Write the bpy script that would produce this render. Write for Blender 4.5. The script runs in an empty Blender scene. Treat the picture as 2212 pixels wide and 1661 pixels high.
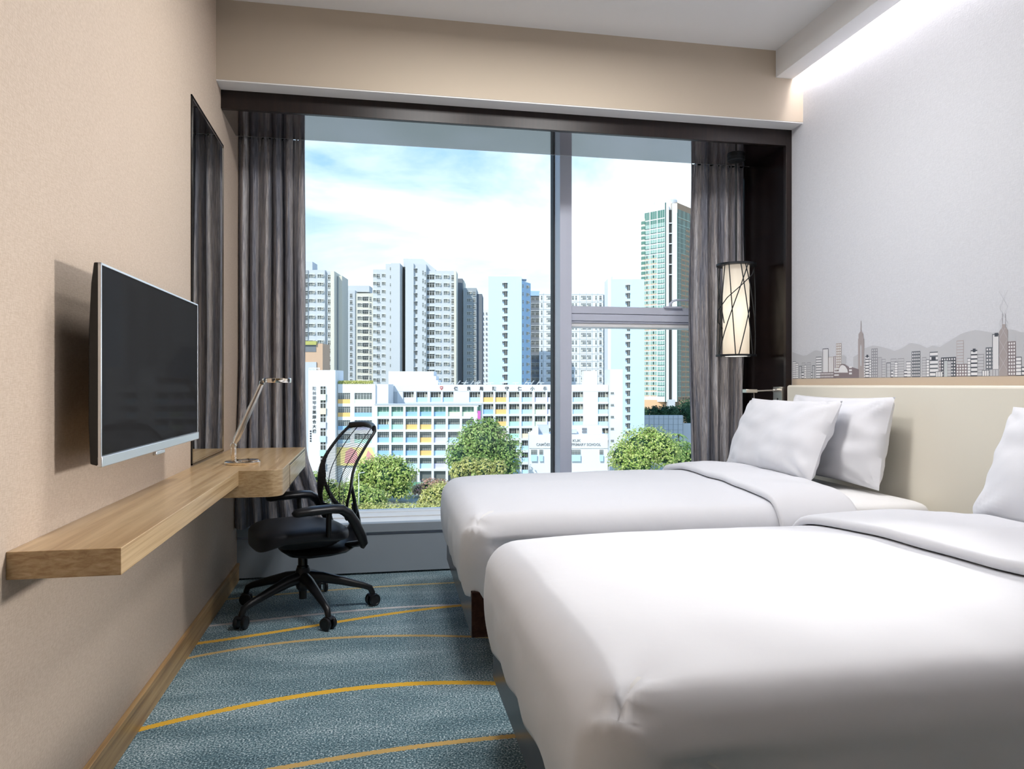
import bpy, bmesh, math, random
from mathutils import Vector, Matrix, noise
PI = math.pi
rad = math.radians
scene = bpy.context.scene
col = scene.collection

# ------------------------------------------------------------------ camera
YAW = rad(10.85)
CY, SY = math.cos(YAW), math.sin(YAW)
cam_d = bpy.data.cameras.new('camera')
cam_d.sensor_fit = 'HORIZONTAL'
cam_d.sensor_width = 36.0
cam_d.lens = 1596.0 / 2212.0 * 36.0
cam_d.clip_start = 0.05
cam_d.clip_end = 3000
cam = bpy.data.objects.new('camera', cam_d)
col.objects.link(cam)
cam.location = (0, 0, 1.1)
cam.rotation_euler = (rad(90), 0, -YAW)
scene.camera = cam

# ------------------------------------------------------------------ view, world, sun, large lamps
vs = scene.view_settings
vs.view_transform = 'Standard'
vs.look = 'None'
vs.gamma = 1.0
vs.use_curve_mapping = False
vs.exposure = 0.0
SKY = 1.0
CAM_EXPOSURE = 0.65
vs.exposure = CAM_EXPOSURE

world = bpy.data.worlds.new('sky')
scene.world = world
world.use_nodes = True
wn = world.node_tree
wn.nodes.clear()
def wnode(t, **k):
    n = wn.nodes.new(t)
    for a, b in k.items():
        setattr(n, a, b)
    return n
w_out = wnode('ShaderNodeOutputWorld')
w_bg = wnode('ShaderNodeBackground')
w_tc = wnode('ShaderNodeTexCoord')
w_sep = wnode('ShaderNodeSeparateXYZ')
wn.links.new(w_tc.outputs['Generated'], w_sep.inputs[0])
w_ramp = wnode('ShaderNodeValToRGB')
e = w_ramp.color_ramp.elements
e[0].position = 0.0; e[0].color = (0.76, 0.87, 0.93, 1)
e[1].position = 0.5; e[1].color = (0.15, 0.35, 0.76, 1)
for p, c in ((0.14, (0.56, 0.72, 0.82, 1)), (0.30, (0.28, 0.50, 0.78, 1))):
    q = e.new(p); q.color = c
wn.links.new(w_sep.outputs['Z'], w_ramp.inputs['Fac'])
w_map = wnode('ShaderNodeMapping')
w_map.inputs['Scale'].default_value = (1.0, 1.0, 3.2)
w_map.inputs['Location'].default_value = (0.35, 0.1, 0.55)
wn.links.new(w_tc.outputs['Generated'], w_map.inputs['Vector'])
w_n = wnode('ShaderNodeTexNoise')
w_n.inputs['Scale'].default_value = 2.6
w_n.inputs['Detail'].default_value = 7
w_n.inputs['Roughness'].default_value = 0.55
w_n.inputs['Distortion'].default_value = 0.35
wn.links.new(w_map.outputs[0], w_n.inputs['Vector'])
w_cr = wnode('ShaderNodeValToRGB')
w_cr.color_ramp.elements[0].position = 0.39; w_cr.color_ramp.elements[0].color = (0, 0, 0, 1)
w_cr.color_ramp.elements[1].position = 0.62; w_cr.color_ramp.elements[1].color = (1, 1, 1, 1)
w_el = wnode('ShaderNodeMath', operation='MULTIPLY_ADD')
w_el.inputs[1].default_value = -0.34
w_add = wnode('ShaderNodeMath', operation='ADD')
w_add.inputs[1].default_value = 0.055
wn.links.new(w_sep.outputs['Z'], w_el.inputs[0])
wn.links.new(w_n.outputs['Fac'], w_el.inputs[2])
wn.links.new(w_el.outputs[0], w_add.inputs[0])
wn.links.new(w_add.outputs[0], w_cr.inputs['Fac'])
w_mix = wnode('ShaderNodeMixRGB')
wn.links.new(w_cr.outputs['Color'], w_mix.inputs['Fac'])
wn.links.new(w_ramp.outputs['Color'], w_mix.inputs['Color1'])
w_mix.inputs['Color2'].default_value = (0.95, 1.03, 1.06, 1)
wn.links.new(w_mix.outputs['Color'], w_bg.inputs['Color'])
w_bg.inputs['Strength'].default_value = SKY
wn.links.new(w_bg.outputs[0], w_out.inputs['Surface'])

sun_d = bpy.data.lights.new('sun', 'SUN')
sun_d.energy = 3.1
sun_d.angle = rad(0.6)
sun_d.color = (1.0, 0.95, 0.86)
sun = bpy.data.objects.new('sun', sun_d)
col.objects.link(sun)
sun.location = (-40, -60, 80)
sun.rotation_euler = Vector((0.55, 0.55, -0.72)).to_track_quat('-Z', 'Y').to_euler()

def area(name, loc, rot, sx, sy, power, color):
    d = bpy.data.lights.new(name, 'AREA')
    d.shape = 'RECTANGLE'; d.size = sx; d.size_y = sy
    d.energy = power; d.color = color
    o = bpy.data.objects.new(name, d)
    col.objects.link(o)
    o.location = loc; o.rotation_euler = rot
    return o
COVE_W, FILL_W = 11.0, 15.5
area('cove_light', (2.369, 1.5, 2.93), (0, rad(8), 0), 0.035, 4.5, COVE_W, (1.0, 0.94, 0.95))
FILL_LAMPS = ((0.35, 2.78), (1.15, 2.78))  # unseen ceiling lamps added to brighten the beds and walls
for i, (lx, ly) in enumerate(FILL_LAMPS):
    area('ceiling_fill_light', (lx, ly, 2.905), (0, 0, 0), 0.42, 0.42, FILL_W, (1.0, 0.98, 0.965))

area('side_fill_light', (2.17, 1.95, 1.27), (0, rad(88), rad(14)), 0.22, 0.20, 8.0, (1.0, 0.97, 0.94)).data.spread = rad(84)  # unseen side lamp added to brighten the left wall under the shelf

# ------------------------------------------------------------------ materials
MATS = {}
def mat(name, color, rough=0.6, metal=0.0, coat=0.0, emit=None, ior=1.45, spec=0.5, sheen=0.0):
    m = bpy.data.materials.new(name)
    m.use_nodes = True
    b = m.node_tree.nodes['Principled BSDF']
    b.inputs['Base Color'].default_value = (*color, 1)
    b.inputs['Roughness'].default_value = rough
    b.inputs['Metallic'].default_value = metal
    b.inputs['IOR'].default_value = ior
    b.inputs['Specular IOR Level'].default_value = spec
    b.inputs['Coat Weight'].default_value = coat
    b.inputs['Coat Roughness'].default_value = 0.06
    if sheen:
        b.inputs['Sheen Weight'].default_value = sheen
    if emit:
        b.inputs['Emission Color'].default_value = (*emit[:3], 1)
        b.inputs['Emission Strength'].default_value = emit[3]
    MATS[name] = m
    return m
def bsdf(m):
    return m.node_tree.nodes['Principled BSDF']
def N(m, t, **k):
    n = m.node_tree.nodes.new(t)
    for a, b in k.items():
        if a in n.inputs:
            n.inputs[a].default_value = b
        else:
            setattr(n, a, b)
    return n
def L(m, a, b):
    m.node_tree.links.new(a, b)
def coords(m, scale=(1, 1, 1), kind='Object'):
    t = N(m, 'ShaderNodeTexCoord')
    p = N(m, 'ShaderNodeMapping')
    p.inputs['Scale'].default_value = scale
    L(m, t.outputs[kind], p.inputs['Vector'])
    return p.outputs[0]
def bump(m, h, strength=0.2, dist=0.01):
    b = N(m, 'ShaderNodeBump')
    b.inputs['Strength'].default_value = strength
    b.inputs['Distance'].default_value = dist
    L(m, h, b.inputs['Height'])
    L(m, b.outputs[0], bsdf(m).inputs['Normal'])
def ramp(m, src, stops):
    r = N(m, 'ShaderNodeValToRGB')
    el = r.color_ramp.elements
    el[0].position = stops[0][0]; el[0].color = (*stops[0][1], 1)
    el[1].position = stops[-1][0]; el[1].color = (*stops[-1][1], 1)
    for p, c in stops[1:-1]:
        q = el.new(p); q.color = (*c, 1)
    L(m, src, r.inputs['Fac'])
    return r.outputs['Color']

def wallpaper(name, c1, c2, axis):
    m = mat(name, c1, 0.75)
    wv = N(m, 'ShaderNodeTexNoise', Scale=1.0, Detail=2.0)
    sc = (1, 60, 420) if axis == 'x' else (60, 1, 420)
    L(m, coords(m, sc), wv.inputs['Vector'])
    ck = N(m, 'ShaderNodeTexNoise', Scale=1.0, Detail=1.0)
    sc = (1, 380, 90) if axis == 'x' else (380, 1, 90)
    L(m, coords(m, sc), ck.inputs['Vector'])
    mx = N(m, 'ShaderNodeMath', operation='MULTIPLY')
    L(m, wv.outputs['Fac'], mx.inputs[0]); L(m, ck.outputs['Fac'], mx.inputs[1])
    L(m, ramp(m, mx.outputs[0], [(0.12, c2), (0.36, c1)]), bsdf(m).inputs['Base Color'])
    bump(m, mx.outputs[0], 0.25, 0.003)
    return m
wallpaper('beige_wallpaper', (0.57, 0.465, 0.375), (0.48, 0.38, 0.295), 'x')
wallpaper('pale_wallpaper', (0.69, 0.705, 0.75), (0.635, 0.65, 0.695), 'x')
mat('cream_paint', (0.52, 0.445, 0.355), 0.8)
mat('white_paint', (0.80, 0.80, 0.80), 0.85)
mat('beige_strip', (0.62, 0.51, 0.40), 0.8)

m = mat('carpet', (0.1, 0.18, 0.22), 0.97, spec=0.1, sheen=0.2)
n1 = N(m, 'ShaderNodeTexNoise', Scale=170.0, Detail=3.0)
n2 = N(m, 'ShaderNodeTexNoise', Scale=3.2, Detail=4.0, Roughness=0.6)
pc = coords(m)
L(m, pc, n1.inputs['Vector'])
L(m, coords(m, (0.6, 1.6, 1)), n2.inputs['Vector'])
ad = N(m, 'ShaderNodeMath', operation='MULTIPLY_ADD'); ad.inputs[1].default_value = 0.27
L(m, n2.outputs['Fac'], ad.inputs[0]); L(m, n1.outputs['Fac'], ad.inputs[2])
cbase = ramp(m, ad.outputs[0], [(0.50, (0.03, 0.075, 0.10)), (0.61, (0.115, 0.22, 0.265)), (0.69, (0.24, 0.37, 0.42)), (0.79, (0.72, 0.82, 0.86))])
sx = N(m, 'ShaderNodeSeparateXYZ'); L(m, pc, sx.inputs[0])
jit = N(m, 'ShaderNodeTexNoise', Scale=130.0, Detail=1.0); L(m, pc, jit.inputs['Vector'])
prev = cbase
for cs, hw, cc in (((0.0, -0.0869, 0.0582, 4.0806), 0.012, (0.62, 0.48, 0.22)),
                   ((-0.0997, -0.1855, 0.0774, 3.6818), 0.013, (0.66, 0.63, 0.62)),
                   ((-0.1724, -0.1318, 0.3109, 3.5639), 0.017, (0.85, 0.49, 0.05)),
                   ((0.0806, -0.301, -0.0878, 3.287), 0.013, (0.64, 0.44, 0.17)),
                   ((-0.0539, -0.3539, 0.0492, 2.7378), 0.0175, (0.88, 0.51, 0.04)),
                   ((0.0, -0.1433, 0.1176, 2.2458), 0.013, (0.66, 0.44, 0.15)),
                   ((0.0, -0.12, 0.05, 1.55), 0.016, (0.7, 0.4, 0.05)),
                   ((0.0, -0.12, -0.04, 0.7), 0.013, (0.64, 0.44, 0.17))):
    acc = None
    for k, cf in enumerate(cs):
        if k == 0:
            nd = N(m, 'ShaderNodeMath', operation='MULTIPLY_ADD')
            nd.inputs[0].default_value = cf
            L(m, sx.outputs['X'], nd.inputs[1]); nd.inputs[2].default_value = cs[1]
            acc = nd
        elif k >= 2:
            nd = N(m, 'ShaderNodeMath', operation='MULTIPLY_ADD')
            L(m, acc.outputs[0], nd.inputs[0]); L(m, sx.outputs['X'], nd.inputs[1]); nd.inputs[2].default_value = cf
            acc = nd
    df = N(m, 'ShaderNodeMath', operation='SUBTRACT'); L(m, sx.outputs['Y'], df.inputs[0]); L(m, acc.outputs[0], df.inputs[1])
    ab = N(m, 'ShaderNodeMath', operation='ABSOLUTE'); L(m, df.outputs[0], ab.inputs[0])
    jj = N(m, 'ShaderNodeMath', operation='MULTIPLY_ADD'); L(m, jit.outputs['Fac'], jj.inputs[0]); jj.inputs[1].default_value = 0.012; jj.inputs[2].default_value = -0.006
    a2 = N(m, 'ShaderNodeMath', operation='ADD'); L(m, ab.outputs[0], a2.inputs[0]); L(m, jj.outputs[0], a2.inputs[1])
    lt = N(m, 'ShaderNodeMath', operation='LESS_THAN'); L(m, a2.outputs[0], lt.inputs[0]); lt.inputs[1].default_value = hw
    mx = N(m, 'ShaderNodeMixRGB'); L(m, lt.outputs[0], mx.inputs['Fac']); L(m, prev, mx.inputs['Color1']); mx.inputs['Color2'].default_value = (*cc, 1)
    prev = mx.outputs['Color']
L(m, prev, bsdf(m).inputs['Base Color'])
bump(m, n1.outputs['Fac'], 0.6, 0.006)

def wood(name, c1, c2, c3, scale, rough, coat=0.0):
    m = mat(name, c1, rough, coat=coat)
    n = N(m, 'ShaderNodeTexNoise', Scale=1.0, Detail=5.0, Roughness=0.6, Distortion=0.4)
    L(m, coords(m, scale), n.inputs['Vector'])
    L(m, ramp(m, n.outputs['Fac'], [(0.32, c3), (0.5, c1), (0.68, c2)]), bsdf(m).inputs['Base Color'])
    return m
wood('oak_veneer', (0.52, 0.36, 0.19), (0.63, 0.46, 0.265), (0.38, 0.235, 0.11), (36, 1.3, 130), 0.32, 0.15)
wood('oak_baseboard', (0.44, 0.275, 0.12), (0.52, 0.35, 0.17), (0.29, 0.165, 0.07), (60, 1.5, 60), 0.4)
bsdf(MATS['oak_baseboard']).inputs['Coat Weight'].default_value = 0.0
wood('dark_wood', (0.022, 0.010, 0.008), (0.034, 0.015, 0.011), (0.014, 0.006, 0.005), (3, 3, 60), 0.10, 1.0)
wood('bed_wood', (0.040, 0.018, 0.013), (0.052, 0.024, 0.017), (0.028, 0.012, 0.009), (40, 2.0, 40), 0.24, 0.12)
wood('fascia_wood', (0.010, 0.0045, 0.004), (0.015, 0.007, 0.005), (0.006, 0.003, 0.0025), (60, 3, 3), 0.38)
wood('side_panel_wood', (0.006, 0.003, 0.003), (0.010, 0.005, 0.004), (0.004, 0.002, 0.002), (3, 3, 60), 0.22)
bsdf(MATS['side_panel_wood']).inputs['Specular IOR Level'].default_value = 0.3
bsdf(MATS['bed_wood']).inputs['Specular IOR Level'].default_value = 0.16
bsdf(MATS['bed_wood']).inputs['Coat Weight'].default_value = 0.0
# lacquered soffit and side panel: a high-gloss dark lacquer
m = mat('gloss_lacquer', (0.014, 0.008, 0.009), 0.07, coat=1.0, ior=1.9, spec=0.9)
bsdf(m).inputs['Coat IOR'].default_value = 1.9
mat('sill_metal', (0.34, 0.39, 0.44), 0.5, metal=0.0)
mat('sill_white', (0.86, 0.87, 0.88), 0.3)
mat('frame_metal', (0.60, 0.64, 0.76), 0.38, metal=0.15)
mat('gasket_black', (0.02, 0.02, 0.025), 0.6)
mat('chrome', (0.86, 0.80, 0.72), 0.10, metal=1.0)
mat('steel', (0.72, 0.68, 0.62), 0.28, metal=1.0)
mat('silver_trim', (0.72, 0.74, 0.77), 0.3, metal=0.8)
mat('black_plastic', (0.012, 0.013, 0.016), 0.36)
mat('black_gloss', (0.006, 0.006, 0.007), 0.08)
m = mat('screen_glass', (0.022, 0.022, 0.023), 0.9, spec=0.0)
_o = m.node_tree.nodes['Material Output']; _g = N(m, 'ShaderNodeBsdfGlossy'); _g.inputs['Roughness'].default_value = 0.03
_x = N(m, 'ShaderNodeMixShader'); _x.inputs['Fac'].default_value = 0.011
L(m, bsdf(m).outputs[0], _x.inputs[1]); L(m, _g.outputs[0], _x.inputs[2]); L(m, _x.outputs[0], _o.inputs['Surface'])
mat('mirror_glass', (0.80, 0.82, 0.80), 0.02, metal=1.0)
mat('chair_fabric', (0.011, 0.013, 0.020), 0.5, sheen=0.08)
mat('mesh_cord', (0.03, 0.036, 0.045), 0.55)
mat('pendant_iron', (0.022, 0.026, 0.030), 0.45, metal=0.4)
mat('cream_leather', (0.85, 0.81, 0.70), 0.42)
m = mat('white_cotton', (0.74, 0.75, 0.79), 0.85, sheen=0.25)
nn = N(m, 'ShaderNodeTexNoise', Scale=7.0, Detail=3.0, Roughness=0.55)
L(m, coords(m, (1, 1, 1)), nn.inputs['Vector'])
bump(m, nn.outputs['Fac'], 0.12, 0.02)
mat('bed_sheet', (0.80, 0.80, 0.80), 0.85)

def curtain_mat(name, cols, sc):
    m = mat(name, cols[0], 0.7, sheen=0.15)
    a = N(m, 'ShaderNodeTexNoise', Scale=1.0, Detail=4.0, Roughness=0.6, Distortion=0.2)
    L(m, coords(m, (sc, sc * 0.6, 0.7)), a.inputs['Vector'])
    b = N(m, 'ShaderNodeTexNoise', Scale=1.0, Detail=4.0, Roughness=0.65, Distortion=1.2)
    L(m, coords(m, (170, 110, 7)), b.inputs['Vector'])
    rc = ramp(m, a.outputs['Fac'], [(0.30, cols[0]), (0.44, cols[1]), (0.54, cols[2]), (0.68, cols[3])])
    cr = ramp(m, b.outputs['Fac'], [(0.36, (0.45, 0.45, 0.5)), (0.52, (0.95, 0.95, 0.95)), (0.66, (1.3, 1.3, 1.3))])
    mm = N(m, 'ShaderNodeMixRGB', blend_type='MULTIPLY'); mm.inputs['Fac'].default_value = 1.0
    L(m, rc, mm.inputs['Color1']); L(m, cr, mm.inputs['Color2'])
    L(m, mm.outputs['Color'], bsdf(m).inputs['Base Color'])
    bump(m, b.outputs['Fac'], 0.9, 0.02)
    # cloth lets a little daylight through
    out = m.node_tree.nodes['Material Output']
    tr = N(m, 'ShaderNodeBsdfTranslucent'); tr.inputs['Color'].default_value = (*cols[3], 1)
    mx = N(m, 'ShaderNodeMixShader'); mx.inputs['Fac'].default_value = 0.18
    L(m, bsdf(m).outputs[0], mx.inputs[1]); L(m, tr.outputs[0], mx.inputs[2]); L(m, mx.outputs[0], out.inputs['Surface'])
    return m
curtain_mat('curtain_cloth', [(0.11, 0.12, 0.165), (0.44, 0.45, 0.52), (0.66, 0.60, 0.575), (0.95, 0.95, 1.0)], 38)

m = bpy.data.materials.new('window_glass'); m.use_nodes = True
m.node_tree.nodes.clear()
o_ = N(m, 'ShaderNodeOutputMaterial'); t_ = N(m, 'ShaderNodeBsdfTransparent'); g_ = N(m, 'ShaderNodeBsdfGlossy')
t_.inputs['Color'].default_value = (0.97, 0.985, 0.985, 1); g_.inputs['Roughness'].default_value = 0.0
f_ = N(m, 'ShaderNodeFresnel'); f_.inputs['IOR'].default_value = 1.35
x_ = N(m, 'ShaderNodeMixShader')
L(m, f_.outputs[0], x_.inputs['Fac']); L(m, t_.outputs[0], x_.inputs[1]); L(m, g_.outputs[0], x_.inputs[2]); L(m, x_.outputs[0], o_.inputs['Surface'])
MATS['window_glass'] = m

# lit glass tube of the pendant: the bulb sits in its middle
m = mat('lamp_glass', (0.50, 0.46, 0.40), 0.3)
tc = N(m, 'ShaderNodeTexCoord'); sp = N(m, 'ShaderNodeSeparateXYZ'); L(m, tc.outputs['Generated'], sp.inputs[0])
em = ramp(m, sp.outputs['Z'], [(0.0, (0.62, 0.50, 0.36)), (0.5, (1.0, 0.90, 0.70)), (1.0, (0.42, 0.36, 0.29))])
L(m, em, bsdf(m).inputs['Emission Color']); bsdf(m).inputs['Emission Strength'].default_value = 0.55
mat('lamp_diffuser', (0.9, 0.9, 0.9), 0.5, emit=(1.0, 0.93, 0.82, 4.0))
mat('led_strip', (0.9, 0.9, 0.9), 0.5, emit=(1.0, 0.95, 0.95, 6.0))

# ------------------------------------------------------------------ mesh helpers
class MB:
    def __init__(self):
        self.v = []; self.f = []; self.m = []
    def box(self, x0, x1, y0, y1, z0, z1, mi=0):
        b = len(self.v)
        self.v += [(x0, y0, z0), (x1, y0, z0), (x1, y1, z0), (x0, y1, z0), (x0, y0, z1), (x1, y0, z1), (x1, y1, z1), (x0, y1, z1)]
        for q in ((0, 3, 2, 1), (4, 5, 6, 7), (0, 1, 5, 4), (1, 2, 6, 5), (2, 3, 7, 6), (3, 0, 4, 7)):
            self.f.append(tuple(b + i for i in q)); self.m.append(mi)
        return self
    def quad(self, a, b, c, d, mi=0):
        k = len(self.v); self.v += [a, b, c, d]; self.f.append((k, k + 1, k + 2, k + 3)); self.m.append(mi)
    def poly(self, pts, mi=0):
        k = len(self.v); self.v += list(pts); self.f.append(tuple(range(k, k + len(pts)))); self.m.append(mi)
    def prism(self, pts, axis, a0, a1, mi=0):
        # pts: 2D polygon in the other two axes, extruded along axis from a0 to a1
        def P(p, a):
            return {'x': (a, p[0], p[1]), 'y': (p[0], a, p[1]), 'z': (p[0], p[1], a)}[axis]
        k = len(self.v); n = len(pts)
        self.v += [P(p, a0) for p in pts] + [P(p, a1) for p in pts]
        self.f.append(tuple(range(k + n - 1, k - 1, -1))); self.m.append(mi)
        self.f.append(tuple(range(k + n, k + 2 * n))); self.m.append(mi)
        for i in range(n):
            j = (i + 1) % n
            self.f.append((k + i, k + j, k + n + j, k + n + i)); self.m.append(mi)
    def grid(self, fn, nu, nv, mi=0, close_u=False):
        k = len(self.v)
        for i in range(nu):
            for j in range(nv):
                self.v.append(tuple(fn(i / (nu if close_u else nu - 1), j / (nv - 1))))
        for i in range(nu if close_u else nu - 1):
            for j in range(nv - 1):
                i2 = (i + 1) % nu
                self.f.append((k + i * nv + j, k + i2 * nv + j, k + i2 * nv + j + 1, k + i * nv + j + 1)); self.m.append(mi)
    def tube(self, pts, r, seg=10, mi=0, flat=None, caps=True):
        pts = [Vector(p) for p in pts]
        n = len(pts)
        rs = r if isinstance(r, (list, tuple)) else [r] * n
        k = len(self.v)
        up = Vector((0, 0, 1)); side = None
        for i, p in enumerate(pts):
            t = (pts[min(i + 1, n - 1)] - pts[max(i - 1, 0)]).normalized()
            ref = up if abs(t.z) < 0.95 else Vector((1, 0, 0))
            if side is None:
                side = t.cross(ref).normalized()
            else:
                side = (side - t * side.dot(t)).normalized()
            nb = side.cross(t).normalized()
            rr = rs[i]
            ra, rb = rr if isinstance(rr, (list, tuple)) else (rr, rr)
            for s in range(seg):
                a = 2 * PI * s / seg
                self.v.append(tuple(p + side * (math.cos(a) * ra) + nb * (math.sin(a) * rb)))
        for i in range(n - 1):
            for s in range(seg):
                s2 = (s + 1) % seg
                self.f.append((k + i * seg + s, k + i * seg + s2, k + (i + 1) * seg + s2, k + (i + 1) * seg + s)); self.m.append(mi)
        if caps:
            self.f.append(tuple(k + s for s in range(seg - 1, -1, -1))); self.m.append(mi)
            self.f.append(tuple(k + (n - 1) * seg + s for s in range(seg))); self.m.append(mi)
        return self
    def lathe(self, prof, c=(0, 0, 0), seg=24, axis='z', mi=0):
        # prof: (radius, height) pairs
        k = len(self.v); n = len(prof)
        for r_, h_ in prof:
            for s in range(seg):
                a = 2 * PI * s / seg
                x, y = r_ * math.cos(a), r_ * math.sin(a)
                p = {'z': (x, y, h_), 'x': (h_, x, y), 'y': (y, h_, x)}[axis]
                self.v.append((c[0] + p[0], c[1] + p[1], c[2] + p[2]))
        for i in range(n - 1):
            for s in range(seg):
                s2 = (s + 1) % seg
                self.f.append((k + i * seg + s, k + i * seg + s2, k + (i + 1) * seg + s2, k + (i + 1) * seg + s)); self.m.append(mi)
        self.f.append(tuple(k + s for s in range(seg - 1, -1, -1))); self.m.append(mi)
        self.f.append(tuple(k + (n - 1) * seg + s for s in range(seg))); self.m.append(mi)
        return self
    def mesh(self, name, mats, smooth=False, merge=False):
        me = bpy.data.meshes.new(name)
        me.from_pydata(self.v, [], self.f)
        for q in (mats if isinstance(mats, (list, tuple)) else [mats]):
            me.materials.append(MATS[q])
        me.polygons.foreach_set('material_index', self.m)
        if merge:
            bm = bmesh.new(); bm.from_mesh(me)
            bmesh.ops.remove_doubles(bm, verts=bm.verts, dist=1e-5 if merge is True else merge)
            bmesh.ops.dissolve_degenerate(bm, edges=bm.edges, dist=1e-6)
            bmesh.ops.recalc_face_normals(bm, faces=bm.faces)
            bm.to_mesh(me); bm.free()
        if smooth is True:
            me.polygons.foreach_set('use_smooth', [True] * len(me.polygons))
        elif smooth:
            me.polygons.foreach_set('use_smooth', [True] * len(me.polygons))
            me.set_sharp_from_angle(angle=rad(smooth))
        me.update()
        return me
    def build(self, name, mats, parent=None, smooth=False, bevel=0.0, merge=False, seg=2):
        return link(name, self.mesh(name, mats, smooth, merge), parent, bevel, seg)
def link(name, me, parent=None, bevel=0.0, seg=2):
    o = bpy.data.objects.new(name, me)
    col.objects.link(o)
    if parent:
        o.parent = parent
    if bevel:
        b = o.modifiers.new('edge', 'BEVEL'); b.width = bevel; b.segments = seg; b.limit_method = 'ANGLE'; b.angle_limit = rad(40)
        if not any(p.use_smooth for p in me.polygons[:1]):
            me.polygons.foreach_set('use_smooth', [True] * len(me.polygons)); me.set_sharp_from_angle(angle=rad(35))
    return o
def box(name, m, x0, x1, y0, y1, z0, z1, parent=None, bevel=0.0):
    return MB().box(x0, x1, y0, y1, z0, z1).build(name, m, parent, bevel=bevel)
def tag(o, label, cat, group=None):
    o['label'] = label; o['category'] = cat
    if group: o['group'] = group
    return o
def thing(name, label, cat, loc=(0, 0, 0), rz=0.0, group=None):
    o = bpy.data.objects.new(name, None)
    o.empty_display_size = 0.1
    col.objects.link(o); o.location = loc; o.rotation_euler = (0, 0, rz)
    return tag(o, label, cat, group)
def structure(o, label=None):
    o['kind'] = 'structure'
    if label: o['label'] = label
    return o
def sbox(name, m, *a, parent=None, bevel=0.0, label=None):
    return structure(box(name, m, *a, parent=parent, bevel=bevel), label)
def smooth01(t):
    t = max(0.0, min(1.0, t)); return t * t * (3 - 2 * t)

# ------------------------------------------------------------------ room shell
XL, XR, CEIL, YB, YG = -0.735, 2.401, 2.972, -2.6, 4.76
sbox('floor', 'carpet', XL - 0.1, XR + 0.1, YB - 0.1, YG + 0.1, -0.12, 0.0, label='teal carpet with curved yellow and white lines')
sbox('ceiling', 'white_paint', XL - 0.1, XR + 0.1, YB - 0.1, YG + 0.12, CEIL, CEIL + 0.12, label='flat white ceiling')
sbox('wall_left', 'beige_wallpaper', XL - 0.1, XL, YB - 0.1, YG + 0.12, 0.0, CEIL, label='wall with beige woven wallpaper')
wall_right = sbox('wall_right', 'pale_wallpaper', XR, XR + 0.1, YB - 0.1, YG + 0.12, 0.0, CEIL, label='pale wall with printed skyline')
sbox('wall_back', 'oak_baseboard', XL - 0.1, XR + 0.1, YB - 0.1, YB, 0.0, CEIL, label='wall behind the beds, out of view')
sbox('door_1', 'oak_veneer', -0.3, 0.6, YB, YB + 0.05, 0.0, 2.1, bevel=0.004, label='plain oak door')
bb = MB().box(XL, XL + 0.014, YB, 4.346, 0.0, 0.098).box(XL, XL + 0.017, YB, 4.346, 0.084, 0.102)
structure(bb.build('baseboard_left', 'oak_baseboard', bevel=0.002), 'oak skirting board')
# bulkhead over the window, with a white underside
bk = MB().box(XL, XR, 3.791, 4.33, 2.582, CEIL, 0).box(XL, XR, 3.793, 3.906, 2.576, 2.583, 1).box(XL, XR, YG - 0.02, YG + 0.12, 2.86, CEIL, 1)
structure(bk.build('trim_1', ['cream_paint', 'white_paint']), 'cream bulkhead over the window with a white underside')
# pelmet along the right wall; light strip above it
pel = sbox('trim_2', 'white_paint', 2.233, 2.337, YB, 3.791, 2.8215, CEIL, label='boxed pelmet along the right wall')
box('led_strip', 'led_strip', 2.345, 2.392, YB + 0.1, 3.75, 2.945, 2.955, pel)
# dark wood portal
portal = bpy.data.objects.new('trim_3', None); col.objects.link(portal); structure(portal, 'dark lacquered wood portal around the window')
fas = MB().box(XL, XR - 0.037, 3.904, 3.93, 2.483, 2.576).build('fascia_panel', 'fascia_wood', portal, bevel=0.0015)
box('soffit_panel', 'gloss_lacquer', XL, XR - 0.037, 3.93, 4.322, 2.483, 2.576, portal)
box('soffit_edge_trim', 'silver_trim', XL, XR - 0.037, 4.322, 4.328, 2.483, 2.492, portal)
box('jamb_edge', 'fascia_wood', XR - 0.037, XR, 3.904, 3.93, 0.0, 2.576, portal, bevel=0.0015)
box('jamb_panel', 'side_panel_wood', XR - 0.034, XR, 3.93, YG, 0.0, 2.576, portal)
# window sill box
sill = bpy.data.objects.new('trim_4', None); col.objects.link(sill); structure(sill, 'low metal sill box under the window')
box('front_panel', 'sill_metal', XL, XR - 0.034, 4.358, 4.40, 0.012, 0.228, sill)
box('shadow_gap', 'frame_metal', XL, XR - 0.034, 4.37, 4.40, 0.228, 0.244, sill)
box('ledge', 'sill_white', XL, XR - 0.034, 4.40, YG + 0.02, 0.02, 0.294, sill)
MB().box(XL, XR - 0.034, 4.346, 4.402, 0.244, 0.296).build('ledge_nosing', 'sill_metal', sill, bevel=0.003)
MB().box(XL, XR - 0.034, 4.56, YG + 0.0, 0.294, 0.299).build('ledge_step', 'sill_white', sill, bevel=0.002)

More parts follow.
